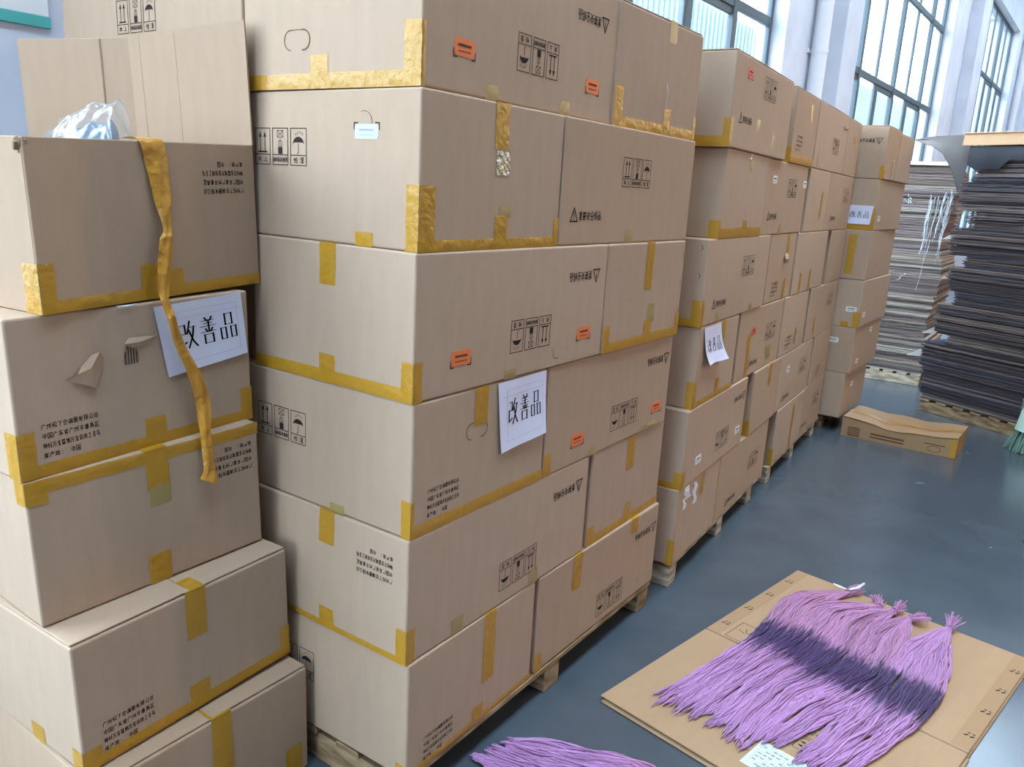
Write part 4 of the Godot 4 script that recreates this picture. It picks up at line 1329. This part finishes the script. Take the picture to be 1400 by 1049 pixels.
	BY["D4a"] = carton("fourth row carton of the rear stack with amber tape down its left end", "cartons of the rear stack", Vector3(-0.027, 1.277, -5.36), Vector3(0, 0.02, 0), Vector3(0.9, 0.392, 1.05), [["tape", "l", 0.107, 0.039, 0.17, 0.354]], "")
	BY["D5a"] = carton("fifth row carton of the rear stack wearing a white paper sign on its end", "cartons of the rear stack", Vector3(-0.03, 1.67, -5.36), Vector3(0, 0, 0), Vector3(0.9, 0.394, 1.03), [["tape", "l", 0, 0, 0.9, 0.06], ["corner", "b", 0.17, 0.06, 0.01], ["whitesticker", "r", 0.115, 0.074, 0.2, 0.116]], "")
	BY["D6a"] = carton("top nearest carton of the rear stack with an inverted warning triangle on its end", "cartons of the rear stack", Vector3(-0.02, 2.066, -5.36), Vector3(0, 0, 0), Vector3(0.9, 0.399, 0.47), [["warn_flip", "l", 0.039, 0.258, 0.239, 0.308], ["cleartape", "r", 0.302, 0, 0.365, 0.168], ["corner", "b", 0.1, 0.03, 0.05]], "lid")
	BY["D6b"] = carton("top farther carton of the rear stack, slightly lower than its neighbour", "cartons of the rear stack", Vector3(-0.015, 2.066, -5.84), Vector3(0, 0, 0), Vector3(0.9, 0.379, 0.56), [], "lid")


# a film ribbon through pairs of edge points
func ribbon(pairs: Array, sub: int, puff: float) -> Mesher:
	var m := Mesher.new()
	var pts: Array = []
	var n := pairs.size()
	for i in n - 1:
		for k in sub + (1 if i == n - 2 else 0):
			var u := float(k) / sub
			var e: Array[Vector3] = []
			for s in 2:
				var p0: Vector3 = pairs[maxi(i - 1, 0)][s]
				var p1: Vector3 = pairs[i][s]
				var p2: Vector3 = pairs[i + 1][s]
				var p3: Vector3 = pairs[mini(i + 2, n - 1)][s]
				e.append(p1.cubic_interpolate(p2, p0, p3, u))
			var row := PackedVector3Array()
			for w in 7:
				var q := w / 6.0
				var p := e[0].lerp(e[1], q)
				p.x += puff * sin(PI * q) + puff * 0.35 * sin(q * 11.0 + (i * sub + k) * 0.23) + puff * 0.22 * sin((i * sub + k) * 0.9 + q * 4.0)
				row.append(p)
			pts.append(row)
	m.grid(pts, soft_normals(pts, Vector3.RIGHT))
	return m

func signs_and_tails() -> void:
	var b: Carton = BY["A2"]
	paper_sign("white paper sign with three large characters behind the hanging amber tape tail", b, "r", [Vector2(0.362, 0.37), Vector2(0.636, 0.381), Vector2(0.648, 0.204), Vector2(0.393, 0.177)], 0.004, Vector2(0.22, 0.33), Vector2(0.68, 0.38))
	var o := part("peeled_scrap", scrap(b, "r", PackedVector2Array([Vector2(0.122, 0.222), Vector2(0.191, 0.191), Vector2(0.214, 0.232), Vector2(0.221, 0.262), Vector2(0.21, 0.279), Vector2(0.19, 0.272), Vector2(0.165, 0.250), Vector2(0.15, 0.232)]), 0.003, 0.009), CARD[1], b.node)
	o = part("peeled_scrap", scrap(b, "r", PackedVector2Array([Vector2(0.29, 0.30), Vector2(0.37, 0.296), Vector2(0.35, 0.276), Vector2(0.30, 0.272), Vector2(0.275, 0.286)]), 0.002, 0.006), CARD[2], b.node)
	o = part("torn_edge", scrap(b, "r", PackedVector2Array([Vector2(0.262, 0.384), Vector2(0.32, 0.384), Vector2(0.315, 0.378), Vector2(0.27, 0.376)]), 0.002, 0.003), M.white_label, b.node)
	paper_sign("white paper sign with three large characters on the big near stack", BY["B3a"], "r", [Vector2(0.37, 0.381), Vector2(0.636, 0.381), Vector2(0.643, 0.17), Vector2(0.397, 0.155)], 0.012, Vector2(0.20, 0.36), Vector2(0.68, 0.36))
	paper_sign("curled white paper sign on the near end of the second stack", BY["C3a"], "r", [Vector2(0.05, 0.378), Vector2(0.30, 0.378), Vector2(0.37, 0.195), Vector2(0.10, 0.20)], 0.05, Vector2(0.16, 0.30), Vector2(0.74, 0.36))
	paper_sign("small white paper sign on the end of the rear stack", BY["D5a"], "l", [Vector2(0.225, 0.19), Vector2(0.018, 0.19), Vector2(0.029, 0.045), Vector2(0.205, 0.045)], 0.004, Vector2(0.16, 0.34), Vector2(0.74, 0.34))
	# the long tape tail
	var tl := thing("tape_tail", "long twisted amber tape tail hanging down the near left stack", "tape", Vector3(-0.55, 1.0, 0.3))
	var q := []
	for r: Array in [
		[Vector3(-0.64, 1.907, 0.392), Vector3(-0.645, 1.909, 0.318)], [Vector3(-0.577, 1.907, 0.384), Vector3(-0.583, 1.909, 0.312)], [Vector3(-0.572, 1.847, 0.368), Vector3(-0.578, 1.849, 0.306)], [Vector3(-0.566, 1.768, 0.353), Vector3(-0.569, 1.769, 0.306)],
		[Vector3(-0.558, 1.69, 0.336), Vector3(-0.560, 1.688, 0.311)], [Vector3(-0.552, 1.66, 0.354), Vector3(-0.556, 1.65, 0.312)], [Vector3(-0.546, 1.561, 0.368), Vector3(-0.549, 1.549, 0.333)], [Vector3(-0.540, 1.520, 0.366), Vector3(-0.542, 1.512, 0.340)],
		[Vector3(-0.530, 1.47, 0.354), Vector3(-0.532, 1.465, 0.329)], [Vector3(-0.542, 1.395, 0.330), Vector3(-0.545, 1.40, 0.301)], [Vector3(-0.546, 1.289, 0.289), Vector3(-0.549, 1.302, 0.252)], [Vector3(-0.547, 1.214, 0.273), Vector3(-0.550, 1.216, 0.227)],
		[Vector3(-0.524, 1.127, 0.276), Vector3(-0.523, 1.121, 0.245)], [Vector3(-0.522, 1.041, 0.272), Vector3(-0.521, 1.044, 0.236)], [Vector3(-0.518, 1.015, 0.288), Vector3(-0.515, 0.985, 0.232)]]:
		q.append([r[0] - tl.position, r[1] - tl.position])
	part("strip", ribbon(q, 6, 0.007), M.tape_tail, tl)
	# what sticks out of the open carton
	var a: Carton = BY["A1"]
	var bag := thing("plastic_bag", "clear plastic bag with grey blue contents sticking up from the open carton", "bag", a.node.position, a.node.rotation)
	var f := FastNoiseLite.new()
	f.seed = 4
	f.frequency = 9.0
	var f2 := FastNoiseLite.new()
	f2.seed = 8
	f2.frequency = 26.0
	f2.noise_type = FastNoiseLite.TYPE_CELLULAR
	var px := PackedFloat32Array([-0.47, -0.43, -0.36, -0.29, -0.22, -0.175, -0.145, -0.128, -0.115])
	var py := PackedFloat32Array([0.30, 0.40, 0.435, 0.466, 0.482, 0.486, 0.490, 0.50, 0.33])
	for shell in 2:
		var pts: Array = []
		for i in 41:
			var x := lerpf(-0.47, -0.115, i / 40.0)
			var k := 0
			while k < px.size() - 2 and px[k + 1] < x:
				k += 1
			var top := lerpf(py[k], py[k + 1], clampf((x - px[k]) / (px[k + 1] - px[k]), 0, 1))
			var row := PackedVector3Array()
			for j in 25:
				var w := j / 24.0 * 2.0 - 1.0
				var wide := 0.13 - 0.09 * smoothstep(-0.25, -0.115, x)
				var y := 0.2 + (top - 0.2) * pow(maxf(1.0 - w * w, 0.0), 0.55)
				var p := Vector3(x, y, -0.33 + w * wide)
				p += Vector3(0.2, 0.35, 0.5) * 0.03 * f.get_noise_3d(p.x, p.y, p.z) + Vector3(0.0, 0.012, 0.016) * f2.get_noise_3d(p.x, p.y, p.z)
				if shell == 1:
					p = Vector3(p.x * 0.86 - 0.055, 0.2 + (p.y - 0.2) * 0.82, -0.33 + (p.z + 0.33) * 0.8)
				row.append(p)
			pts.append(row)
		var m := Mesher.new()
		m.grid(pts, soft_normals(pts, Vector3.UP))
		part("bag" if shell == 0 else "contents", m, M.clear_bag if shell == 0 else M.bag, bag)

func pallets() -> void:
	pallet("wooden pallet under the big near stack, stringer ends showing along the floor", Vector3(0.0, 0, -0.0), 0.0, 1.62, 1.66, [0.06, 0.83, 1.6], M.wood)
	pallet("wooden pallet under the second stack, dark near block and pale stringer ends", Vector3(0.004, 0, -1.9), 0.063, 1.62, 1.62, [0.02, 0.76, 1.36], M.pale_wood)
	pallet("wooden pallet under the middle stack, its last stringer end near the fallen box", Vector3(-0.104, 0, -3.66), 0.063, 1.62, 1.64, [0.06, 0.73, 1.46], M.pale_wood)
	pallet("wooden pallet in deep shade under the rear stack", Vector3(-0.2, 0, -5.42), 0.0, 0.8, 0.72, [0.06, 0.36, 0.66], M.wood)
	pallet("tan pallet under the near dark pile of flattened cartons", Vector3(0.333, 0, -6.797) + Vector3(0.891, 0, 0.454) * 1.45, atan2(-0.454, 0.891), 1.45, 1.1, [0.06, 0.55, 1.04], M.wood, true)
	pallet("pale weathered pallet under the rear grey pile of flattened cartons", Vector3(0.165, 0, -7.93), 0.0, 1.2, 1.1, [0.05, 0.4, 0.75, 1.1], M.pale_wood, true)

func step_shift(y: float, tab: Array) -> float:
	var v := 0.0
	for e: Vector2 in tab:
		if y >= e.x:
			v = e.y
	return v

# a bent sheet between two edge curves, with real thickness
func bent_sheet(a: PackedVector3Array, b: PackedVector3Array, th: float, sag: Vector3) -> Mesher:
	var m := Mesher.new()
	var top: Array = []
	for i in a.size():
		var row := PackedVector3Array()
		for j in 7:
			row.append(a[i].lerp(b[i], j / 6.0) + sag * sin(PI * j / 6.0))
		top.append(row)
	var nr := soft_normals(top, Vector3(0.2, 0.3, 1))
	var bot: Array = []
	var nb: Array = []
	for i in a.size():
		var row := PackedVector3Array()
		var rn := PackedVector3Array()
		for j in 7:
			row.append(top[i][j] - nr[i][j] * th)
			rn.append(-nr[i][j])
		bot.append(row)
		nb.append(rn)
	m.grid(top, nr)
	m.grid(bot, nb)
	for i in a.size() - 1:
		for j: int in [0, 6]:
			var nn: Vector3 = (top[i][j] - top[i][3]).normalized()
			m.quad(top[i][j], top[i + 1][j], bot[i + 1][j], bot[i][j], nn)
	return m

func rear_piles() -> void:
	var d1 := Vector3(0.891, 0, 0.454)
	var turn := atan2(-0.454, 0.891)
	var e1 := Vector3(0.333, 0, -6.797)
	var tab := [Vector2(0, 0.0), Vector2(0.15, -0.04), Vector2(0.42, -0.08), Vector2(0.65, 0.14), Vector2(0.74, 0.0), Vector2(1.0, 0.14), Vector2(1.15, 0.05), Vector2(1.35, 0.16), Vector2(1.46, 0.0), Vector2(1.7, 0.12), Vector2(1.86, 0.0), Vector2(2.1, 0.1), Vector2(2.28, 0.05)]
	sheet_pile(e1, turn, 1.42, 1.08, 0.123, 2.43, 104, [Color(0.34, 0.31, 0.315), Color(0.40, 0.36, 0.35), Color(0.29, 0.28, 0.31), Color(0.47, 0.42, 0.40), Color(0.34, 0.325, 0.335)], "dark flattened carton in the tall near pile by the right edge", "flattened cartons of the near dark pile", func(y: float) -> float: return step_shift(y, tab))
	sheet_pile(Vector3(-1.03, 0, -7.93), 0.0, 1.19, 1.06, 0.123, 2.30, 88, [Color(0.62, 0.56, 0.52), Color(0.53, 0.47, 0.45), Color(0.70, 0.66, 0.60), Color(0.58, 0.53, 0.52), Color(0.45, 0.41, 0.40)], "pale grey flattened carton in the tall rear pile beside the window wall", "flattened cartons of the rear pale pile", func(y: float) -> float: return 0.03 * sin(y * 7.0))
	# the tan carton folded over the near pile
	var o := thing("folded_carton", "clean tan carton folded over the top of the near dark pile", "cardboard", e1 + Vector3(0, 2.435, 0), Vector3(0, turn, 0))
	var m := Mesher.new()
	m.block(Vector3(0.0, 0.085, -0.9), Vector3(1.45, 0.095, 0.05), 0.003)
	part("top_panel", m, M.flat_card, o)
	m = Mesher.new()
	m.block(Vector3(0.0, -0.025, 0.042), Vector3(1.45, 0.085, 0.05), 0.003, Transform3D(Basis(Vector3.RIGHT, -0.12), Vector3(0, 0.005, -0.008)))
	part("front_flap", m, M.flat_card, o)
	m = Mesher.new()
	m.block(Vector3(0.1, 0.001, -0.85), Vector3(1.4, 0.084, -0.02), 0.01)
	part("inner_fold", m, M.card_edge, o)
	# a grey sheet slumping off its left side
	o = thing("bent_carton", "bent grey carton sheet drooping left from under the tan folded carton", "cardboard", Vector3(0.1, 2.3, -6.85))
	var a := PackedVector3Array([Vector3(-0.184, 0.172, 0.05), Vector3(-0.05, 0.202, 0.02), Vector3(0.07, 0.212, 0.0), Vector3(0.183, 0.223, 0.0), Vector3(0.30, 0.20, -0.02)])
	var b := PackedVector3Array([Vector3(-0.18, 0.165, 0.1), Vector3(-0.02, 0.115, 0.1), Vector3(0.07, 0.055, 0.08), Vector3(0.165, -0.095, 0.05), Vector3(0.24, -0.29, 0.02)])
	part("sheet", bent_sheet(a, b, 0.005, Vector3(0.0, 0.0, -0.03)), M.grey_card, o)
	# torn flaps poking out between the piles
	for r: Vector3 in [Vector3(1.66, 0.12, 0.1), Vector3(1.30, 0.11, 0.1), Vector3(0.80, 0.16, 0.14), Vector3(0.58, 0.20, 0.2), Vector3(2.06, 0.1, 0.16)]:
		var s := r.y
		var t := thing("torn_flap", "small torn pale carton flap poking out left of the near dark pile", "cardboard", e1 + d1 * (step_shift(r.x, tab) + 0.01) + Vector3(0.454, 0, -0.891) * 0.05 + Vector3(0, r.x, 0), Vector3(0, turn, 0), "torn flaps between the two piles")
		var mm := Mesher.new()
		mm.prism(PackedVector2Array([Vector2(-s * 0.9, -s * 0.5), Vector2(-s * 0.2, -s * 0.42), Vector2(s * 0.3, r.z * 0.5), Vector2(s * 0.1, r.z * 0.15)]), -0.003, 0.002)
		part("flap", mm, M.pale_card, t)
	# black film clinging to the top of the near pile
	o = thing("black_film", "black plastic film draped over the upper front of the near dark pile", "plastic film", e1 + Vector3(0, 2.42, 0), Vector3(0, turn, 0))
	a = PackedVector3Array()
	b = PackedVector3Array()
	for i in 15:
		var x := 0.06 + 1.32 * i / 14.0
		a.append(Vector3(x, 0.0, 0.018 + 0.004 * sin(i * 1.1)))
		b.append(Vector3(x, -0.16 - 0.05 * sin(i * 0.9) - 0.02 * sin(i * 2.7), 0.024 + 0.008 * sin(i * 1.7)))
	part("sheet", bent_sheet(a, b, 0.001, Vector3(0, 0, 0.006)), M.black_film, o)
	# a white board lying on the rear pile
	o = thing("white_board", "thin white board lying on top of the rear pale pile", "board", Vector3(-1.0, 2.303, -7.9))
	m = Mesher.new()
	m.block(Vector3(0, 0, -0.9), Vector3(1.14, 0.035, 0.02), 0.004)
	part("board", m, M.white_label, o)
	# stretch film hanging on the rear pile
	o = thing("stretch_film", "torn strips of clear stretch film hanging down the rear pale pile", "plastic film", Vector3(0.08, 1.5, -7.88))
	var rg := RandomNumberGenerator.new()
	rg.seed = 77
	m = Mesher.new()
	for s: Array in [[Vector2(0.0, 2.0), Vector2(-0.03, 1.42), 9], [Vector2(0.10, 2.04), Vector2(0.06, 1.5), 7], [Vector2(0.15, 2.06), Vector2(0.10, 1.28), 8], [Vector2(0.05, 1.98), Vector2(-0.02, 0.95), 2], [Vector2(-0.26, 2.0), Vector2(-0.2, 1.93), 4], [Vector2(-0.12, 1.25), Vector2(-0.2, 1.15), 1]]:
		for k in int(s[2]):
			var p := PackedVector3Array()
			var rd := PackedFloat32Array()
			var j := Vector2(rg.randf_range(-0.03, 0.03), rg.randf_range(-0.06, 0.02))
			var cut := rg.randf_range(0.6, 1.0)
			var ph := rg.randf() * 6.0
			for i in 12:
				var q: Vector2 = (s[0] as Vector2).lerp(s[1], i / 11.0 * cut) + j * (1.0 - 0.3 * i / 11.0)
				p.append(Vector3(q.x + 0.008 * sin(ph + i * 0.9) - 0.08, q.y - 1.5, 0.0 + 0.012 * sin(ph * 2 + i * 0.7)))
				rd.append(rg.randf_range(0.002, 0.007))
			m.tube(p, rd, 5, PackedColorArray(), 0.4)
	var fs := part("film_strips", m, M.film, o)
	fs.set_meta("kind", "stuff")

func floor_things() -> void:
	flat_carton()
	var yb := 0.0225
	yarn_bundle("yarn bundle at the far left of the flat carton, white tie on its knot", Vector3(0.728, yb + 0.012, -2.34), Vector3(0.5, 0.1, -0.8).normalized(), [[Vector2(0.52, -2.13), Vector2(0.68, -2.10)], [Vector2(0.50, -1.79), Vector2(0.65, -1.76)], [Vector2(0.45, -1.41), Vector2(0.58, -1.38)], [Vector2(0.36, -1.04), Vector2(0.50, -1.02)]], [0.42, 0.60], 210, yb, 0.55, 101)
	yarn_bundle("yarn bundle second from the white tied knot, ends beside the bare carton panel", Vector3(0.872, yb + 0.014, -2.29), Vector3(-0.3, 0.1, -0.9).normalized(), [[Vector2(0.62, -2.1), Vector2(0.82, -2.06)], [Vector2(0.60, -1.78), Vector2(0.78, -1.71)], [Vector2(0.50, -1.40), Vector2(0.68, -1.36)], [Vector2(0.44, -1.03), Vector2(0.61, -1.0)]], [0.40, 0.59], 230, yb, 0.5, 102)
	yarn_bundle("middle yarn bundle of the flat carton, its pink strands ending above the white label", Vector3(0.940, yb + 0.016, -2.29), Vector3(0.3, 0.15, -0.9).normalized(), [[Vector2(0.75, -2.08), Vector2(0.92, -2.03)], [Vector2(0.73, -1.73), Vector2(0.90, -1.65)], [Vector2(0.62, -1.37), Vector2(0.79, -1.32)], [Vector2(0.57, -1.03), Vector2(0.73, -0.95)]], [0.40, 0.60], 240, yb, 0.45, 103)
	yarn_bundle("yarn bundle left of the fanned lilac one, tassel head pointing right", Vector3(1.01, yb + 0.018, -2.26), Vector3(0.9, 0.15, -0.45).normalized(), [[Vector2(0.87, -2.05), Vector2(1.04, -1.99)], [Vector2(0.86, -1.68), Vector2(1.02, -1.60)], [Vector2(0.74, -1.33), Vector2(0.91, -1.27)], [Vector2(0.68, -0.98), Vector2(0.82, -1.04)]], [0.40, 0.60], 230, yb, 0.4, 104)
	yarn_bundle("rightmost lilac yarn bundle with an upright fanned tassel head", Vector3(1.166, yb + 0.018, -2.28), Vector3(0.1, 0.35, -0.9).normalized(), [[Vector2(1.03, -2.02), Vector2(1.20, -2.02)], [Vector2(0.98, -1.63), Vector2(1.20, -1.64)], [Vector2(0.93, -1.30), Vector2(1.12, -1.28)], [Vector2(0.86, -1.0), Vector2(1.03, -1.01)]], [0.42, 0.62], 250, yb, 0.05, 105)
	yarn_bundle("pinkish yarn bundle on the bare floor at the bottom of the picture", Vector3(0.86, 0.016, -0.52), Vector3(0.9, 0.1, -0.1).normalized(), [[Vector2(0.50, -0.64), Vector2(0.52, -0.44)], [Vector2(0.30, -0.60), Vector2(0.30, -0.34)], [Vector2(0.16, -0.54), Vector2(0.14, -0.32)], [Vector2(0.07, -0.50), Vector2(0.02, -0.33)]], [3.0, 4.0], 300, 0.002, 0.6, 106)
	fallen_box()
	green_bundle()

func flat_carton() -> void:
	var o := thing("flat_carton", "large unfolded tan carton lying flat on the floor under the yarn", "cardboard", Vector3(0.181, 0, -0.883), Vector3(0, -0.171, 0))
	var m := Mesher.new()
	m.block(Vector3(0.012, 0.001, -0.72), Vector3(1.06, 0.008, 0.012), 0.002)
	part("under_panel", m, M.flat_card, o)
	m = Mesher.new()
	m.block(Vector3(0.006, 0.001, -1.59), Vector3(1.055, 0.008, -0.726), 0.002)
	part("under_panel", m, M.flat_card, o)
	m = Mesher.new()
	m.block(Vector3(0, 0.014, -0.724), Vector3(1.05, 0.0205, 0), 0.002)
	part("panel", m, M.flat_card, o)
	m = Mesher.new()
	m.block(Vector3(0, 0.014, -1.60), Vector3(1.05, 0.0205, -0.732), 0.002)
	part("panel", m, M.flat_card, o)
	m = Mesher.new()
	m.block(Vector3(0.004, 0.012, -1.59), Vector3(1.046, 0.0165, -0.01), 0.001)
	part("crease_liner", m, M.card_edge, o)
	# edge bands with their little printed marks, pictograms, a square symbol
	for x: float in [0.0, 0.985]:
		m = Mesher.new()
		m.block(Vector3(x + 0.002, 0.0205, -1.59), Vector3(x + 0.063, 0.0212, -0.74), 0.0003)
		part("edge_band", m, M.band, o)
	var ink := Ink.new()
	for e: float in [0.012, 1.0]:
		for i in 4:
			var v := 0.83 + 0.2 * i
			for r in 2:
				ink.line(Vector2(e + 0.010 + r * 0.020, v), Vector2(e + 0.016 + r * 0.020, v + 0.006), 0.008)
				ink.line(Vector2(e + 0.016 + r * 0.016, v + 0.022), Vector2(e + 0.020 + r * 0.016, v + 0.022), 0.006)
	part("edge_marks", floor_print(ink, 0.0216), M.ink, o).set_meta("kind", "stuff")
	ink = Ink.new()
	ink.frame(Vector2(0.085, 0.745), Vector2(0.205, 0.90), 0.0026)
	for i in 4:
		var aa := 0.5 + i * 0.75
		ink.line(Vector2(0.145, 0.815) + Vector2(cos(aa), sin(aa)) * 0.012, Vector2(0.145, 0.815) + Vector2(cos(aa), sin(aa)) * 0.045, 0.003)
	part("square_symbol", floor_print(ink, 0.0216), M.ink, o)
	ink = Ink.new()
	for i in range(0, ICONS.t.size(), 3):
		for s in 3:
			var p := ICONS.t[i + s]
			ink.t.append(Vector2(0.72 - p.y * 1.05, 0.285 + p.x * 1.12))
	part("pictograms", floor_print(ink, 0.0216), M.ink, o)
	# a printed paper slip
	var sl := thing("paper_slip", "white printed slip lying on the flat carton below the yarn ends", "label", o.position, o.rotation)
	m = Mesher.new()
	m.block(Vector3(0.535, 0.0213, -0.232), Vector3(0.745, 0.0219, -0.075), 0.0002)
	part("sheet", m, M.slip, sl)
	ink = Ink.new()
	for r in 7:
		ink.line(Vector2(0.55, 0.09 + r * 0.021), Vector2(0.73, 0.09 + r * 0.021), 0.0009)
	for c: float in [0.55, 0.60, 0.64, 0.70, 0.73]:
		ink.line(Vector2(c, 0.09), Vector2(c, 0.216), 0.0009)
	for r in 6:
		for c in 9:
			if (r * 5 + c * 3) % 4 != 0:
				ink.line(Vector2(0.557 + c * 0.019, 0.10 + r * 0.021), Vector2(0.566 + c * 0.019, 0.10 + r * 0.021), 0.005)
	for c in 12:
		ink.line(Vector2(0.59 + c * 0.006, 0.082), Vector2(0.59 + c * 0.006, 0.1), 0.0022 if c % 3 else 0.0035)
	part("print", floor_print(ink, 0.0222), M.grey_ink, sl)

func floor_print(k: Ink, y: float) -> Mesher:
	var m := Mesher.new()
	for i in range(0, k.t.size(), 3):
		m.tri(Vector3(k.t[i].x, y, -k.t[i].y), Vector3(k.t[i + 1].x, y, -k.t[i + 1].y), Vector3(k.t[i + 2].x, y, -k.t[i + 2].y), Vector3.UP, Vector3.UP, Vector3.UP)
	return m

func fallen_box() -> void:
	var lx := 0.85
	var lz := 0.5
	var o := thing("sagging_box", "low brown taped carton with a sagging lid lying alone on the floor", "box", Vector3(0.832, 0, -5.285), Vector3(0, -0.03, 0))
	var hh := func(x: float, z: float) -> float:
		var u := -x / lx
		return 0.160 - 0.04 * pow(sin(PI * clampf(u * 1.04, 0, 1)), 1.2) * (0.55 + 0.45 * (1.0 + z / lz)) - 0.008 * sin(u * 14.0 + z * 6.0) * sin(PI * u)
	var m := Mesher.new()
	var cuts := 24
	for i in cuts:
		var xa := -lx * i / cuts
		var xb := -lx * (i + 1) / cuts
		m.quad(Vector3(xa, 0.001, 0), Vector3(xb, 0.001, 0), Vector3(xb, hh.call(xb, 0.0), 0), Vector3(xa, hh.call(xa, 0.0), 0), Vector3.BACK)
		m.quad(Vector3(xa, 0.001, -lz), Vector3(xb, 0.001, -lz), Vector3(xb, hh.call(xb, -lz), -lz), Vector3(xa, hh.call(xa, -lz), -lz), Vector3.FORWARD)
	for x: float in [0.0, -lx]:
		m.quad(Vector3(x, 0.001, 0), Vector3(x, 0.001, -lz), Vector3(x, hh.call(x, -lz), -lz), Vector3(x, hh.call(x, 0.0), 0), Vector3(1 if x == 0.0 else -1, 0, 0))
	m.quad(Vector3(0, 0.001, 0), Vector3(-lx, 0.001, 0), Vector3(-lx, 0.001, -lz), Vector3(0, 0.001, -lz), Vector3.DOWN)
	part("body", m, M.brown_box, o)
	for half in 2:
		m = Mesher.new()
		var pts: Array = []
		for i in cuts + 1:
			var row := PackedVector3Array()
			for j in 9:
				var x := -lx * i / cuts
				var z := (-lz * 0.5 * j / 8.0 if half == 0 else -lz * (0.505 + 0.495 * j / 8.0))
				row.append(Vector3(x, float(hh.call(x, z)) + 0.003 + (0.003 if half == 0 else 0.0) - 0.012 * sin(PI * i / cuts) * (1.0 - absf(z / lz + 0.5) * 2.0), z))
			pts.append(row)
		m.grid(pts, soft_normals(pts, Vector3.UP))
		part("lid_flap", m, M.brown_box, o)
	m = Mesher.new()
	var tp: Array = []
	for i in cuts + 1:
		var row := PackedVector3Array()
		for j in 4:
			var x := -lx * i / cuts
			var z := -lz * 0.5 + 0.035 - 0.07 * j / 3.0
			row.append(Vector3(x, float(hh.call(x, z)) + 0.0085 - 0.012 * sin(PI * i / cuts) * (1.0 - absf(z / lz + 0.5) * 2.0), z))
		tp.append(row)
	m.grid(tp, soft_normals(tp, Vector3.UP))
	part("tape", m, M.parcel_tape, o)
	for r: Array in [[0.0, 0.012], [-0.13, -0.19], [-0.31, -0.37]]:
		m = Mesher.new()
		m.block(Vector3(0.0005, 0.004, float(r[0]) - 0.055), Vector3(0.002, 0.163, float(r[0])), 0.0004)
		part("tape", m, M.tape, o)
	m = Mesher.new()
	m.block(Vector3(-0.045, 0.004, 0.0006), Vector3(0.002, 0.15, 0.0022), 0.0004)
	part("tape", m, M.tape, o)
	var k := Ink.new()
	for i in 5:
		k.line(Vector2(0.06, 0.022 + 0.014 * i), Vector2(0.135, 0.022 + 0.014 * i), 0.006)
	k.frame(Vector2(0.055, 0.015), Vector2(0.14, 0.085), 0.004)
	for i in 14:
		k.line(Vector2(0.235 + i * 0.0175, 0.062), Vector2(0.247 + i * 0.0175, 0.062), 0.013)
		k.line(Vector2(0.235 + i * 0.0175, 0.036), Vector2(0.247 + i * 0.0175, 0.036), 0.011)
	var el := PackedVector2Array()
	for i in 25:
		el.append(Vector2(0.70, 0.046) + Vector2(cos(TAU * i / 24.0) * 0.045, sin(TAU * i / 24.0) * 0.024))
	k.path(el, 0.004)
	for i in 8:
		k.line(Vector2(0.63 + i * 0.018, 0.082), Vector2(0.643 + i * 0.018, 0.082), 0.008)
	m = Mesher.new()
	for i in range(0, k.t.size(), 3):
		m.tri(Vector3(-lx + k.t[i].x, k.t[i].y, 0.001), Vector3(-lx + k.t[i + 1].x, k.t[i + 1].y, 0.001), Vector3(-lx + k.t[i + 2].x, k.t[i + 2].y, 0.001), Vector3.BACK, Vector3.BACK, Vector3.BACK)
	part("faded_print", m, M.brown_ink, o)

func green_bundle() -> void:
	var o := thing("straw_bundle", "pale green wrapped bundle of plastic straws standing by the right edge", "bundle", Vector3(1.285, 0, -6.0))
	var m := Mesher.new()
	var pts: Array = []
	for i in 33:
		var a := TAU * i / 32.0
		var row := PackedVector3Array()
		for j in 9:
			var v := j / 8.0
			var r := lerpf(0.125, 0.098, v) + 0.006 * sin(a * 7.0 + v * 3.0) + (0.014 if j == 8 else 0.0)
			row.append(Vector3(cos(a) * r, 0.17 + 0.25 * v + 0.008 * sin(a * 3.0) * v, sin(a) * r))
		pts.append(row)
	var nr: Array = []
	for i in 33:
		var a := TAU * i / 32.0
		var row := PackedVector3Array()
		for j in 9:
			row.append(Vector3(cos(a), 0.12, sin(a)).normalized())
		nr.append(row)
	m.grid(pts, nr)
	part("wrap", m, M.pale_green, o)
	m = Mesher.new()
	var rg := RandomNumberGenerator.new()
	rg.seed = 9
	for i in 150:
		var a := rg.randf() * TAU
		var r0 := rg.randf_range(0.02, 0.11)
		var r1 := r0 + rg.randf_range(0.03, 0.09)
		var w := Vector3(cos(a), 0, sin(a))
		var tw := w.cross(Vector3.UP) * rg.randf_range(-0.04, 0.04)
		m.tube(PackedVector3Array([w * r0 + Vector3(0, 0.4, 0), w * r0 + Vector3(0, 0.2, 0), w * (r0 + r1) * 0.5 + tw * 0.5 + Vector3(0, 0.1, 0), w * r1 + tw + Vector3(0, 0.005, 0)]), PackedFloat32Array([0.004, 0.005, 0.006, 0.005]), 5)
	var st := part("straws", m, M.green, o)
	st.set_meta("kind", "stuff")
